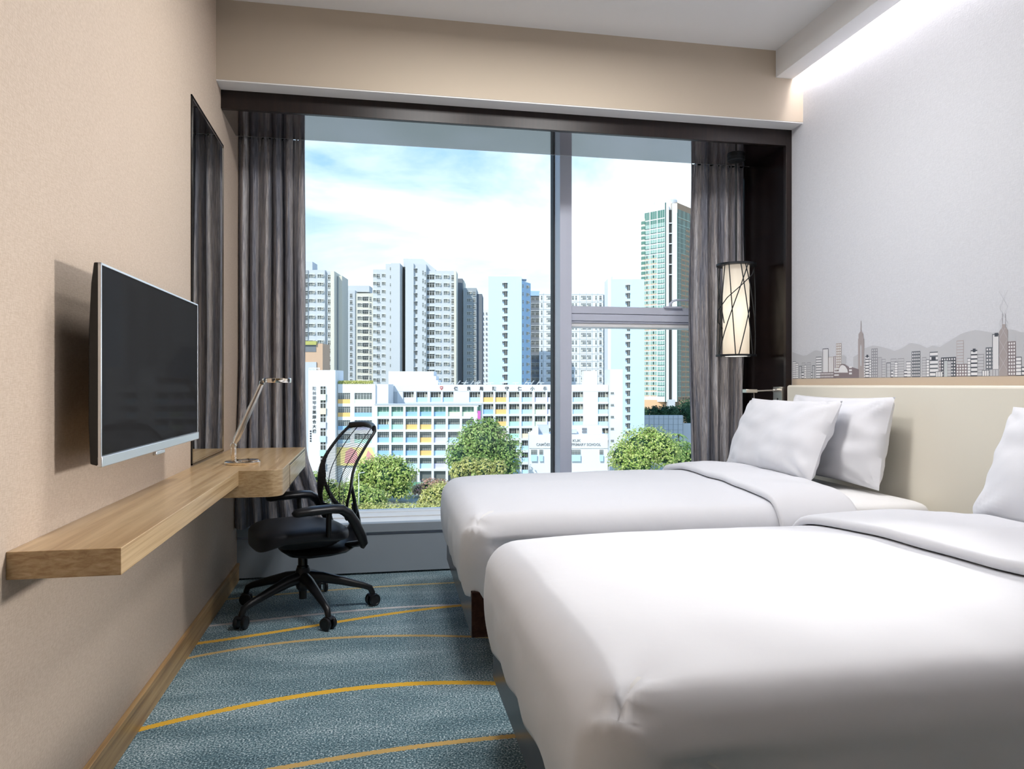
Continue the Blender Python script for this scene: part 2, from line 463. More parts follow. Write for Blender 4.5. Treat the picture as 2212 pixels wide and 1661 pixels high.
# window
win = bpy.data.objects.new('window_1', None); col.objects.link(win); structure(win, 'tall fixed window with a top hung sash on the right')
fr = MB().box(XL, XL + 0.06, 4.68, YG + 0.06, 0.305, 2.86).box(XR - 0.094, XR - 0.034, 4.68, YG + 0.06, 0.305, 2.86)
fr.box(XL, XR - 0.034, 4.70, YG + 0.06, 0.285, 0.302, 1).box(XL, XR - 0.034, 4.68, YG + 0.06, 2.82, 2.862)
fr.build('frame', ['frame_metal', 'sill_white'], win, bevel=0.002)
mu = MB().box(1.190, 1.268, 4.58, YG + 0.06, 0.296, 2.86).box(1.184, 1.190, 4.72, YG + 0.05, 0.300, 2.84, 1)
mu.build('mullion', ['frame_metal', 'gasket_black'], win, bevel=0.002)
tr_ = MB().box(1.268, XR - 0.094, 4.60, YG + 0.05, 1.513, 1.556).box(1.268, XR - 0.094, 4.596, YG + 0.05, 1.559, 1.606).box(1.268, XR - 0.094, 4.61, YG, 1.50, 1.513, 1).box(1.268, XR - 0.094, 4.62, YG, 1.475, 1.50, 2)
tr_.build('transom', ['frame_metal', 'frame_metal', 'sill_white'], win, bevel=0.0015)
hd = MB()
hd.box(1.90, 2.02, 4.575, 4.61, 1.603, 1.614)
hd.tube([(1.94, 4.59, 1.612), (1.941, 4.585, 1.632), (1.953, 4.575, 1.648), (1.975, 4.57, 1.655), (2.035, 4.57, 1.656), (2.065, 4.57, 1.655), (2.073, 4.57, 1.646)], [(0.014, 0.008), (0.012, 0.008), (0.010, 0.007), 0.006, 0.006, 0.006, 0.005], 10)
hd.build('sash_handle', 'frame_metal', win, smooth=50)
box('glass_pane', 'window_glass', XL + 0.06, 1.186, YG + 0.02, YG + 0.026, 0.302, 2.82, win)
box('glass_pane', 'window_glass', 1.268, XR - 0.094, YG + 0.02, YG + 0.026, 0.302, 1.50, win)
box('glass_pane', 'window_glass', 1.268, XR - 0.094, YG + 0.02, YG + 0.026, 1.606, 2.82, win)

# printed skyline on the right wall (flat print)
MU = {'hills': [[(3.8968, 1.2876), (3.8406, 1.2747), (3.7858, 1.2621), (3.75, 1.2641), (3.686, 1.2853), (3.6632, 1.2876), (3.6073, 1.2784), (3.5963, 1.2581), (3.5963, 1.133), (3.8968, 1.133)], [(3.4585, 1.248), (3.4432, 1.2522), (3.418, 1.2505), (3.4055, 1.2428), (3.4055, 1.133), (3.4585, 1.133)], [(3.3466, 1.2391), (3.306, 1.253), (3.2616, 1.2784), (3.2002, 1.2895), (3.1561, 1.2837), (3.0961, 1.2705), (3.0462, 1.2567), (3.0017, 1.266), (2.9649, 1.2796), (2.9554, 1.286), (2.936, 1.2864), (2.8905, 1.2784), (2.8425, 1.261), (2.8101, 1.2688), (2.7679, 1.2614), (2.7099, 1.2856), (2.6539, 1.309), (2.6219, 1.3156), (2.5782, 1.32), (2.5447, 1.3139), (2.5003, 1.3035), (2.4685, 1.3025), (2.4234, 1.3099), (2.4124, 1.3103), (2.369, 1.2968), (2.3452, 1.294), (2.3452, 1.133), (3.3466, 1.133)]], 'blocks': [(3.8936, 3.8591, 1.2325, 1.133, 'h', 1), (3.8623, 3.8356, 1.2227, 1.133, 'h', 1), (3.8283, 3.8008, 1.206, 1.133, 'f', 1), (3.8008, 3.7648, 1.2227, 1.133, 'h', 2), (3.8039, 3.781, 1.1689, 1.133, 'w', 0), (3.7768, 3.7559, 1.2099, 1.133, 'h', 1), (3.75, 3.7137, 1.2229, 1.133, 'h', 2), (3.7119, 3.6946, 1.1674, 1.133, 'w', 1), (3.7004, 3.6746, 1.2062, 1.133, 'f', 1), (3.666, 3.6139, 1.2508, 1.133, 'H', 1), (3.6045, 3.5529, 1.2932, 1.133, 'F', 0), (3.5529, 3.5104, 1.2466, 1.133, 'v', 3), (3.5104, 3.4662, 1.2483, 1.133, 'V', 4), (3.4868, 3.4432, 1.315, 1.133, 'g', 3), (3.6267, 3.5077, 1.166, 1.133, 'G', 4), (3.2662, 3.2546, 1.2088, 1.133, 'h', 1), (3.2546, 3.225, 1.2403, 1.133, 'H', 0), (3.2455, 3.2318, 1.246, 1.232, 's', 0), (3.225, 3.2092, 1.2241, 1.133, 'h', 1), (3.2092, 3.1627, 1.2744, 1.133, 'g', 2), (3.1627, 3.1344, 1.2309, 1.133, 'v', 2), (3.1344, 3.1079, 1.2211, 1.133, 'h', 2), (3.1024, 3.071, 1.204, 1.133, 'f', 1), (3.073, 3.0339, 1.2205, 1.133, 'h', 2), (3.071, 3.0565, 1.1657, 1.133, 'w', 0), (3.0462, 3.025, 1.2052, 1.133, 'h', 1), (3.025, 2.9838, 1.2202, 1.133, 'h', 2), (2.985, 2.9649, 1.1655, 1.133, 'w', 0), (2.971, 2.9399, 1.2044, 1.133, 'h', 1), (2.9848, 2.9639, 1.1655, 1.133, 'w', 0), (2.9353, 2.8823, 1.249, 1.133, 'G', 1), (2.8719, 2.8462, 1.2204, 1.133, 'h', 2), (2.8462, 2.828, 1.21, 1.133, 'h', 1), (2.8262, 2.779, 1.242, 1.133, 'w', 1), (2.7721, 2.7465, 1.2023, 1.133, 'g', 4), (2.761, 2.6784, 1.2151, 1.133, 'G', 0), (2.7438, 2.725, 1.2001, 1.133, 's', 6), (2.725, 2.7049, 1.1995, 1.133, 'h', 2), (2.7924, 2.7513, 1.1565, 1.133, 'v', 1), (2.6751, 2.6385, 1.2823, 1.133, 'h', 5), (2.6784, 2.6188, 1.1853, 1.133, 'g', 4), (2.6188, 2.6015, 1.2075, 1.133, 'h', 1), (2.6015, 2.5684, 1.2393, 1.133, 'w', 0), (2.5906, 2.5767, 1.245, 1.231, 's', 0), (2.5675, 2.5357, 1.2217, 1.133, 'h', 2), (2.5268, 2.4857, 1.2469, 1.133, 'G', 1), (2.4959, 2.4628, 1.2976, 1.133, 'F', 1), (2.4843, 2.467, 1.3012, 1.2872, 's', 0), (2.5453, 2.5096, 1.1571, 1.133, 'v', 1), (2.509, 2.4642, 1.1601, 1.133, 'v', 2), (2.4234, 2.3878, 1.2641, 1.133, 'g', 4), (2.3878, 2.3624, 1.2041, 1.133, 'h', 0), (2.3624, 2.3452, 1.1663, 1.133, 'w', 0), (2.4642, 2.4318, 1.1735, 1.133, 'h', 6)], 'tower': [(3.3083, 1.1333), (3.3083, 1.3298), (3.305, 1.3296), (3.305, 1.3526), (3.2895, 1.3654), (3.2881, 1.4172), (3.2843, 1.4169), (3.2834, 1.3649), (3.2685, 1.3502), (3.2685, 1.3274), (3.2629, 1.3271), (3.2629, 1.1329)], 'strip': [(3.2918, 1.1927), (3.2918, 1.2891), (3.2867, 1.301), (3.2815, 1.2886), (3.2815, 1.1925)], 'hall': [(3.5077, 1.135), (3.5077, 1.1641), (3.4947, 1.1704), (3.4688, 1.1763), (3.4559, 1.1984), (3.4356, 1.2074), (3.4129, 1.2036), (3.3832, 1.1903), (3.3684, 1.1915), (3.349, 1.1864), (3.3012, 1.1761), (3.3012, 1.1332)], 'arch': [(3.4646, 1.1618), (3.461, 1.1825), (3.4483, 1.1982), (3.4305, 1.2016), (3.4104, 1.1941), (3.393, 1.178), (3.3881, 1.1606)], 'boc': [(2.4628, 1.1329), (2.4628, 1.3057), (2.4491, 1.3213), (2.4491, 1.3332), (2.434, 1.3319), (2.434, 1.3202), (2.4234, 1.3099), (2.4234, 1.1325)], 'ant': [(2.4486, 1.3734), (2.4486, 1.3331), (2.4345, 1.3721), (2.4345, 1.332)], 'rect': [(2.8155, 1.2197), (2.7906, 1.2042)]}
mat('print_hill', (0.545, 0.555, 0.585), 0.8)
mat('print_dark', (0.075, 0.085, 0.105), 0.8)
mat('print_slate', (0.15, 0.165, 0.19), 0.8)
mat('print_grey', (0.30, 0.30, 0.33), 0.8)
mat('print_sand', (0.46, 0.40, 0.37), 0.8)
mat('print_mauve', (0.24, 0.20, 0.215), 0.8)
mat('print_pink', (0.44, 0.37, 0.37), 0.8)
mat('print_mist', (0.56, 0.60, 0.62), 0.8)
mat('print_white', (0.80, 0.80, 0.82), 0.8)
mat('print_taupe', (0.40, 0.36, 0.36), 0.8)
PM = ['print_dark', 'print_slate', 'print_grey', 'print_sand', 'print_mauve', 'print_pink', 'print_mist', 'print_white', 'print_taupe', 'print_hill', 'beige_strip']
pr = MB()
lay = [0]
def wq(y0, y1, z0, z1, mi, x):
    pr.quad((x, y0, z0), (x, y0, z1), (x, y1, z1), (x, y1, z0), mi)
def wp(pts, mi, x):
    pr.poly([(x, a, b) for a, b in pts], mi)
X0 = XR - 0.0012
for h_ in MU['hills']:
    wp(h_, 9, X0)
wq(YB, 3.9, 1.09, 1.1325, 10, X0 - 0.0001)
for i, (ya, yb, zt, zb, st, ci) in enumerate(MU['blocks']):
    y1, y0 = max(ya, yb), min(ya, yb)
    x = X0 - 0.0002 - i * 0.00001
    W, Hh = y1 - y0, zt - zb
    if st == 's':
        wq(y0, y1, zb, zt, ci, x - 0.0003); continue
    wq(y0, y1, zb, zt, ci, x)
    xi = x - 0.000005
    e_ = 0.0016
    bg = 9 if st in ('h', 'v', 'g') and ci in (2, 5, 6) else 7
    if st in ('h', 'H', 'w'):
        pitch, fill = (0.0115, 0.80) if st == 'h' else ((0.0135, 0.70) if st == 'H' else (0.0165, 0.66))
        n = max(2, int((Hh - 2 * e_) / pitch)); p_ = (Hh - 2 * e_) / n
        for k in range(n):
            wq(y0 + (0 if st == 'w' else e_), y1 - e_, zb + e_ + k * p_ + p_ * (1 - fill) / 2, zb + e_ + k * p_ + p_ * (1 + fill) / 2, bg, xi)
    elif st in ('g', 'G'):
        ny = max(3, int(W / 0.013)); nz = max(2, int(Hh / 0.013))
        py, pz = (W - 2 * e_) / ny, (Hh - 2 * e_) / nz
        for a in range(ny):
            for b in range(nz):
                g_ = 0.19 if st == 'g' else 0.23
                wq(y0 + e_ + py * (a + g_), y0 + e_ + py * (a + 1 - g_), zb + e_ + pz * (b + g_), zb + e_ + pz * (b + 1 - g_), bg, xi)
    elif st in ('v', 'V'):
        ny = max(3, int(W / 0.014)); py = (W - 2 * e_) / ny
        for a in range(ny):
            g_ = 0.12 if st == 'v' else 0.26
            wq(y0 + e_ + py * (a + g_), y0 + e_ + py * (a + 1 - g_), zb + (0.001 if st == 'v' else Hh * 0.08), zt - e_ * 1.5, bg, xi)
    elif st in ('f', 'F'):
        t_ = 0.004 if st == 'f' else 0.0035
        wq(y0 + t_, y1 - t_, zb, zt - t_, 7 if st == 'F' else 9, xi)
        if st == 'F':
            for a in range(3):
                yy = y0 + W * (0.3 + 0.2 * a)
                wq(yy, yy + 0.001, zb, zt - t_, 9, xi - 0.000004)
        else:
            for k in range(int(Hh / 0.016)):
                wq(y0 + t_, y1 - t_, zb + 0.016 * k, zb + 0.016 * k + 0.0016, 2, xi - 0.000004)
wp(MU['tower'], 8, X0 - 0.0008); wp(MU['strip'], 9, X0 - 0.0009)
wp(MU['hall'], 4, X0 - 0.0010); wp(MU['arch'], 7, X0 - 0.0011)
hy = [p[0] for p in MU['hall']]; ya, yb = min(hy), max(hy)
for k in range(3):
    wq(yb - 0.045, yb - 0.006, 1.146 + k * 0.016, 1.153 + k * 0.016, 7, X0 - 0.0011)
    wq(ya + 0.055, ya + 0.078, 1.152 + k * 0.016, 1.161 + k * 0.016, 7, X0 - 0.0011)
wp(MU['boc'], 8, X0 - 0.0012)
by = [p[0] for p in MU['boc']]; b0, b1 = min(by), max(by); bw = b1 - b0
for k in range(5):
    za = 1.15 + k * 0.062
    for s_ in (0, 1):
        pa, pb = (b0 if s_ else b1), (b1 if s_ else b0)
        pr.quad((X0 - 0.0013, pa, za), (X0 - 0.0013, pa, za + 0.0022), (X0 - 0.0013, pb, za + 0.064), (X0 - 0.0013, pb, za + 0.0618), 9)
for p, q in ((MU['ant'][0], MU['ant'][1]), (MU['ant'][2], MU['ant'][3])):
    wq(p[0] - 0.0007, p[0] + 0.0007, q[1], p[1], 4, X0 - 0.0012)
(p, q) = MU['rect']
wq(min(p[0], q[0]), max(p[0], q[0]), q[1], p[1], 0, X0 - 0.0009)
pro = pr.build('skyline_print', PM, wall_right); pro['label'] = 'printed grey city skyline with hills'

# ------------------------------------------------------------------ beds
def nz(x, y, z=0.0, s=1.0):
    return noise.noise(Vector((x * s, y * s, z * s)))
BL, BW = 1.925, 1.237
def make_bed(label, loc, rz):
    t = thing('twin_bed', label, 'bed', loc, rz, 'twin beds against the long headboard')
    box('plinth', 'bed_wood', 0.16, BL - 0.06, 0.13, BW - 0.13, 0.0, 0.17, t)
    box('bed_frame', 'bed_wood', 0.0, BL, 0.0, BW, 0.165, 0.335, t, bevel=0.004)
    def mf(u, v):
        a = 2 * PI * u; b = PI * (v - 0.5)
        ex = lambda w, p: math.copysign(abs(w) ** p, w)
        x = ex(math.cos(a), 0.10) * ex(math.cos(b), 0.16)
        y = ex(math.sin(a), 0.10) * ex(math.cos(b), 0.16)
        z = ex(math.sin(b), 0.22)
        return (BL / 2 + 0.006 + x * (BL / 2 + 0.003), BW / 2 + y * (BW / 2 - 0.008), 0.478 + z * 0.143)
    g = MB(); g.grid(mf, 72, 22, close_u=True)
    g.build('mattress', 'bed_sheet', t, smooth=True, merge=True)
    return t
def ring_pts(xf, xh, ya, yb, r, n1, na, n2):
    P = []
    def rows(p, q, n):
        for i in range(n):
            s = i / n
            P.append((p[0] + (q[0] - p[0]) * s, p[1] + (q[1] - p[1]) * s))
    rows((xh, ya), (xf + r, ya), n1)
    for i in range(na):
        a = -PI / 2 - (PI / 2) * i / na
        P.append((xf + r + r * math.cos(a), ya + r + r * math.sin(a)))
    rows((xf, ya + r), (xf, yb - r), n2)
    for i in range(na):
        a = PI - (PI / 2) * i / na
        P.append((xf + r + r * math.cos(a), yb - r + r * math.sin(a)))
    rows((xf + r, yb), (xh, yb), n1)
    P.append((xh, yb))
    return P
N1, NA, N2 = 56, 12, 46
def top_z(x, y, xf, ya, yb, seed):
    dx = max(0.0, x - xf); dy = max(0.0, min(y - ya, yb - y))
    f = (1 - math.exp(-dx / 0.16)) * (1 - math.exp(-dy / 0.13))
    w = 0.010 * nz(x + seed, y, 0.3, 2.6) + 0.005 * nz(x, y + seed, 1.3, 6.0)
    return 0.052 * f + w * f
def drape(z, z_top, seed):
    return 0
def make_duvet(bed, label, seed, fold, hem, crease=0.02):
    # fold: (x of fold front at near edge, at far edge, x of its back end)
    loc, rz = bed.location, bed.rotation_euler.z
    t = thing('duvet', label, 'duvet', loc, rz, 'white duvets')
    xf, ya, yb = -0.035, -0.03, BW + 0.03
    xh = fold[2] - 0.02
    zt = 0.600
    Rr = 0.085
    rings = []
    for k in range(14):                                  # hanging skirt
        s = k / 13
        rings.append(('s', s))
    for k in range(1, 9):                                # rounded shoulder
        rings.append(('r', k / 8))
    D = (yb - ya) / 2
    for k in range(1, 25):
        rings.append(('t', k / 24))
    g = MB()
    npt = 2 * N1 + 2 * NA + N2 + 1
    verts = []
    for kind, s in rings:
        if kind == 's': dl, z = 0.012 * math.sin(PI * s) * -1, None
        elif kind == 'r': dl, z = Rr * (1 - math.cos(s * PI / 2)), zt - Rr + Rr * math.sin(s * PI / 2)
        else: dl, z = Rr + (D - Rr) * s, zt
        r = max(0.12 - dl, 0.0005)
        P = ring_pts(xf + dl, xh, ya + dl, yb - dl, r, N1, NA, N2)
        for i, (x, y) in enumerate(P):
            if kind == 's':
                near, far = i < N1, i >= N1 + 2 * NA + N2
                cn = abs(i - (N1 + NA / 2)) / 14.0
                cfar = abs(i - (N1 + 1.5 * NA + N2)) / 14.0
                zh = hem[1] + (hem[0] - hem[1]) * (i / npt) + 0.006 * nz(i * 0.11, seed, 0, 1)
                if far: zh -= hem[2]
                if near: zh -= hem[2] * 0.4
                z = zh + (zt - Rr - zh) * s
                # ripples that grow towards the hem
                am = (1 - s) ** 1.2
                rp = am * (0.0045 * math.sin(i * 0.55 + seed) + 0.007 * nz(i * 0.21, s * 2 + seed, 0, 1.0))
                pull = am * 0.02
                nx, ny = 0.0, 0.0
                if near: ny = -1
                elif far: ny = 1
                elif i < N1 + NA:
                    a = -PI / 2 - (PI / 2) * (i - N1) / NA; nx, ny = math.cos(a), math.sin(a)
                elif i < N1 + NA + N2: nx = -1
                else:
                    a = PI - (PI / 2) * (i - N1 - NA - N2) / NA; nx, ny = math.cos(a), math.sin(a)
                # folded corner: the foot panel wraps round and overlaps the side
                cr = 0.0
                if near or i <= N1 + 2:
                    d_ = (N1 - i) - (2 + 7 * (1 - s))
                    cr = -0.042 * math.exp(-(d_ / 2.2) ** 2) * (0.35 + 0.65 * math.sin(PI * min(1, (1 - s) + 0.12)))
                    if d_ > 0: cr -= 0.014 * math.exp(-d_ / 9.0)
                x += nx * (rp - pull + cr); y += ny * (rp - pull + cr)
            else:
                q = top_z(x, y, xf, ya, yb, seed) if True else 0
                z2 = z + q
                # pucker at the near foot corner
                dc = math.hypot(x - (xf + 0.05), y - (ya + 0.05))
                ang = math.atan2(y - ya - 0.05, x - xf - 0.05)
                z2 += 0.011 * math.exp(-dc / 0.10) * math.sin(ang * 5.0 + 0.6)
                z = z2 if kind == 't' else z2
            verts.append((x, y, z))
            if kind != 's':
                z = zt if kind == 't' else zt - Rr + Rr * math.sin(s * PI / 2)
    g.v = verts
    for k in range(len(rings) - 1):
        for i in range(npt - 1):
            a = k * npt + i
            g.f.append((a, a + 1, a + 1 + npt, a + npt)); g.m.append(0)
    o = g.build('duvet_cover', 'white_cotton', t, smooth=True, merge=0.0035)
    sm = o.modifiers.new('thick', 'SOLIDIFY'); sm.thickness = 0.012; sm.offset = -1
    # turned-down top of the duvet, lying over it
    f = MB()
    NU, NV = 34, 90
    def sect(v, lift, hemz):
        # v 0..1 runs from the near hem over the top to the far hem
        side = zt - Rr - hemz
        arc = Rr * PI / 2
        tot = 2 * side + 2 * arc + (yb - ya - 2 * Rr)
        d = v * tot
        o_ = lift
        if d < side: return (ya - o_, hemz + d, 'n')
        d -= side
        if d < arc:
            a = d / Rr; return (ya + Rr - (Rr + o_) * math.cos(a), zt - Rr + (Rr + o_) * math.sin(a), 'r')
        d -= arc
        w = yb - ya - 2 * Rr
        if d < w: return (ya + Rr + d, zt + o_, 't')
        d -= w
        if d < arc:
            a = d / Rr; return (yb - Rr + (Rr + o_) * math.sin(a), zt - Rr + (Rr + o_) * math.cos(a), 'r')
        d -= arc
        return (yb + o_, zt - Rr - d, 'f')
    def ff(u, v):
        # front edge rolls over, body lies flat, back end sinks to the sheet
        y0, z0, k_ = sect(v, 0.0, hem[0] + 0.06)
        fx = fold[0] + (fold[1] - fold[0]) * v + 0.012 * nz(v * 5, seed, 0.0, 1.0)
        if u < 0.18:
            a = u / 0.18 * PI
            x = fx + 0.016 - 0.016 * math.sin(a) ; lift = 0.004 + 0.016 * (1 - math.cos(a)) - 0.001
        else:
            s = (u - 0.18) / 0.82
            x = fx + 0.016 + (fold[2] - fx - 0.016) * s
            lift = 0.034 + 0.012 * math.sin(PI * min(1, s * 1.15)) + 0.006 * nz(x * 1.3, v * 7 + seed, 0, 2.2)
            if s > 0.9: lift -= 0.03 * ((s - 0.9) / 0.1) ** 2
        y, z, _ = sect(v, lift, hem[0] + 0.06)
        q = top_z(max(x, xf + 0.9), y, xf, ya, yb, seed) if _ != 'n' and _ != 'f' else 0
        return (x, y, z + q)
    f.grid(ff, NU, NV)
    fo = f.build('turned_down_fold', 'white_cotton', t, smooth=True, merge=True)
    sm = fo.modifiers.new('thick', 'SOLIDIFY'); sm.thickness = 0.006; sm.offset = -1
    return t
def make_pillow(label, loc, lean, rz, W=0.80, Hh=0.47, T=0.085, seed=0.0):
    t = thing('pillow', label, 'pillow', loc, rz, 'white bed pillows')
    def fn(sgn):
        def q(u, v):
            a, b = 2 * u - 1, 2 * v - 1
            ea, eb = 1 - abs(a) ** 2.6, 1 - abs(b) ** 2.6
            th_ = T * (max(0, ea) ** 0.5) * (max(0, eb) ** 0.5)
            pin = 1 - 0.055 * (1 - a * a) * (b * b) * (1 if True else 0)
            pin2 = 1 - 0.05 * (1 - b * b) * (a * a)
            y = a * W / 2 * pin2; z = b * Hh / 2 * pin
            ed = (abs(a) ** 4 + abs(b) ** 4)
            wr = 0.014 * nz(a * 2.2 + seed, b * 2.2, sgn, 1.2) + 0.008 * nz(a * 5 + seed, b * 3, sgn + 2, 1.3) * min(1, ed + 0.2)
            # creases that run in from the corners
            for ca in (-1, 1):
                for cb in (-1, 1):
                    dd = math.hypot(a - ca, (b - cb)); an = math.atan2(b - cb, a - ca)
                    wr += 0.012 * math.exp(-dd / 0.40) * math.sin(an * 9 + seed + ca)
            x = sgn * (th_ + wr * min(1.0, th_ / 0.03))
            # sag forward a little at the bottom
            return (x, y, z)
        return q
    g = MB()
    g.grid(fn(-1), 45, 35); g.grid(fn(1), 45, 35)
    o = g.build('pillow_case', 'white_cotton', t, smooth=55, merge=True)
    o.rotation_euler = (0, lean, 0)
    h = MB()
    h.tube([(-0.004 - T * 0.72, W / 2 * 0.80, -Hh * 0.40), (-T * 0.80, W / 2 * 0.79, 0), (-0.004 - T * 0.72, W / 2 * 0.80, Hh * 0.40)], 0.0012, 6)
    return t
bed_far = make_bed('bed by the window, its frame corner showing below the white duvet', (0.366, 2.702, 0), rad(-1.6))
bed_near = make_bed('bed nearest to the viewer, dark wood frame under the white duvet', (0.364, 1.090, 0), rad(-0.9))
make_duvet(bed_far, 'smooth white duvet on the bed by the window, top edge folded back', 3.1, (1.20, 1.20, 1.56), (0.275, 0.325, 0.055))
make_duvet(bed_near, 'large white duvet on the bed nearest to the viewer, creased foot corner', 8.7, (1.17, 1.02, 1.60), (0.27, 0.335, 0.055))
make_pillow('white pillow at the back, upright against the cream headboard by the window', (2.212, 3.24, 0.842), rad(11), rad(-1), W=0.79, Hh=0.415, T=0.088, seed=1.7)
make_pillow('white pillow in front, leaning on another pillow on the window bed', (2.008, 3.385, 0.842), rad(24), rad(1.5), W=0.77, Hh=0.40, T=0.086, seed=5.2)
make_pillow('white pillow cut off by the photo edge, on the bed nearest the viewer', (2.072, 1.745, 0.834), rad(24), rad(-1), W=0.84, Hh=0.415, T=0.095, seed=9.4)

# headboard
hb = thing('headboard', 'long cream leather headboard below the printed skyline', 'headboard', (2.37, 1.2, 0.0))
MB().box(-0.03, 0.03, -2.6, 2.659, 0.10, 1.096).build('leather_panel', 'cream_leather', hb, bevel=0.012, seg=3)
MB().box(-0.012, 0.03, -2.6, 2.655, 0.0, 0.10).build('base_strip', 'bed_wood', hb)

# ------------------------------------------------------------------ wall desk, television, mirror
dk = thing('wall_desk', 'long oak wall shelf that widens into a desk by the window', 'desk', (XL, 3.0, 0))
sh = MB()
sh.box(0, 0.219, 1.685 - 3.0, 3.098 - 3.0, 0.698, 0.7557)
sh.build('shelf_board', 'oak_veneer', dk, bevel=0.0012)
pts = [(0, 0.098), (0.219, 0.098)]
x1, y0d, rr = 0.384, 0.098, 0.062
for i in range(9):
    a = -PI / 2 + PI / 2 * i / 8
    pts.append((x1 - rr + rr * math.cos(a), y0d + rr + rr * math.sin(a)))
pts += [(x1, 1.20), (0, 1.20)]
dt = MB(); dt.prism(pts, 'z', 0.648, 0.7557)
dt.build('desk_box', 'oak_veneer', dk, bevel=0.0012)
dr = MB().box(x1 - 0.004, x1 + 0.0018, 0.40, 1.16, 0.655, 0.742)
dfr = dr.build('drawer_front', 'oak_veneer', dk, bevel=0.001)
MB().box(x1 - 0.002, x1 + 0.0006, 0.395, 1.165, 0.650, 0.747).build('drawer_gap', 'gasket_black', dfr)

tvc = (-0.630, 2.396, 1.148)
tv = thing('television', 'flat black television with a silver rim on the beige wall', 'television', tvc, rad(-0.9))
tvw, tvh = 0.945, 0.490
sc_ = MB()
prof = [(-0.021, -tvh / 2 + 0.006), (0.0, -tvh / 2), (0.0, tvh / 2), (-0.013, tvh / 2), (-0.019, tvh / 2 - 0.05), (-0.024, tvh / 2 - 0.16), (-0.025, -tvh / 2 + 0.10)]
k0 = [(a, b) for a, b in prof]
sc_.prism([(a, b) for a, b in k0], 'y', -tvw / 2, tvw / 2)
sc_.build('housing', 'black_gloss', tv, bevel=0.003)
rim = MB()
for a0, a1, b0, b1 in ((-tvw / 2, -tvw / 2 + 0.006, -tvh / 2 + 0.02, tvh / 2), (tvw / 2 - 0.006, tvw / 2, -tvh / 2 + 0.02, tvh / 2), (-tvw / 2, tvw / 2, tvh / 2 - 0.006, tvh / 2)):
    rim.box(-0.004, 0.004, a0, a1, b0, b1)
rim.build('rim', 'silver_trim', tv, bevel=0.001)
box('screen', 'screen_glass', -0.002, 0.0015, -tvw / 2 + 0.006, tvw / 2 - 0.006, -tvh / 2 + 0.026, tvh / 2 - 0.006, tv)
box('chin_bar', 'silver_trim', -0.006, 0.006, -tvw / 2, tvw / 2 + 0.004, -tvh / 2 - 0.002, -tvh / 2 + 0.024, tv, bevel=0.002)
MB().box(-0.008, 0.004, -0.03, 0.06, -tvh / 2 - 0.016, -tvh / 2 - 0.001).build('sensor', 'silver_trim', tv, bevel=0.004)
bm_ = MB().box(-0.064, -0.02, -0.15, 0.15, -0.12, 0.12).box(-0.105, -0.06, -0.06, 0.06, -0.10, 0.10)
bm_.build('wall_bracket', 'black_plastic', tv)

mr = thing('wall_mirror', 'tall narrow wall mirror in a thin dark frame above the desk', 'mirror', (XL, 3.61, 0.757))
ya, yb, zt = -0.337, 0.338, 1.553
mf = MB().box(0, 0.006, ya, ya + 0.010, 0.005, zt).box(0, 0.006, yb - 0.010, yb, 0.005, zt).box(0, 0.006, ya, yb, zt - 0.010, zt).box(0, 0.006, ya, yb, 0.005, 0.014)
mf.build('mirror_frame', 'black_gloss', mr, bevel=0.001)
ml = MB().box(0.002, 0.0065, ya + 0.010, ya + 0.014, 0.014, zt - 0.010).box(0.002, 0.0065, yb - 0.014, yb - 0.010, 0.014, zt - 0.010).box(0.002, 0.0065, ya + 0.010, yb - 0.010, zt - 0.014, zt - 0.010).box(0.002, 0.0065, ya + 0.010, yb - 0.010, 0.014, 0.018)
ml.build('inner_rim', 'chrome', mr)
box('mirror_plate', 'mirror_glass', 0.001, 0.0045, ya + 0.01, yb - 0.01, 0.014, zt - 0.01, mr)

# desk lamp
lp = thing('desk_lamp', 'champagne metal desk lamp with a flat ring head', 'lamp', (-0.545, 3.37, 0.7557))
MB().lathe([(0.072, 0), (0.074, 0.003), (0.074, 0.011), (0.070, 0.014), (0.0, 0.0145)], seg=40).build('base', 'chrome', lp, smooth=40)
MB().lathe([(0.041, 0.014), (0.042, 0.018), (0.040, 0.0195), (0, 0.0195)], (0.028, -0.01, 0), 32).build('charging_disc', 'chrome', lp, smooth=40)
ax = -0.036
st = MB(); st.box(ax - 0.009, ax + 0.009, -0.018, -0.008, 0.012, 0.085); st.box(ax - 0.009, ax + 0.009, 0.004, 0.014, 0.012, 0.085)
st.build('stem', 'chrome', lp, bevel=0.003)
MB().lathe([(0.009, -0.026), (0.011, -0.022), (0.011, 0.018), (0.009, 0.022)], (ax, 0, 0.082), 20, 'y').build('lower_hinge', 'steel', lp, smooth=40)
arm = MB()
p0, p1 = Vector((ax, -0.002, 0.082)), Vector((ax + 0.118, -0.002, 0.352))
d_ = (p1 - p0)
arm.tube([p0, p0 + d_ * 0.06, p0 + d_ * 0.1, p0 + d_ * 0.5, p0 + d_ * 0.94, p1], [(0.011, 0.010), (0.012, 0.010), (0.012, 0.014), (0.012, 0.013), (0.011, 0.011), (0.010, 0.009)], 12)
arm.build('arm', 'steel', lp, smooth=50)
MB().lathe([(0.008, -0.016), (0.011, -0.012), (0.011, 0.010), (0.008, 0.014)], tuple(p1), 20, 'y').build('upper_hinge', 'chrome', lp, smooth=40)
hx = p1.x + 0.062
ring = MB()
k = 0
RS = [(0.058, -0.010), (0.060, -0.004), (0.060, 0.008), (0.058, 0.010), (0.036, 0.010), (0.034, 0.006), (0.034, -0.006), (0.036, -0.010), (0.058, -0.010)]
ring.grid(lambda u, v: (hx + RS[int(round(v * 8))][0] * math.cos(2 * PI * u), -0.002 + RS[int(round(v * 8))][0] * math.sin(2 * PI * u), p1.z + 0.010 + RS[int(round(v * 8))][1]), 48, 9, close_u=True)
ring.build('ring_head', 'chrome', lp, smooth=40, merge=True)
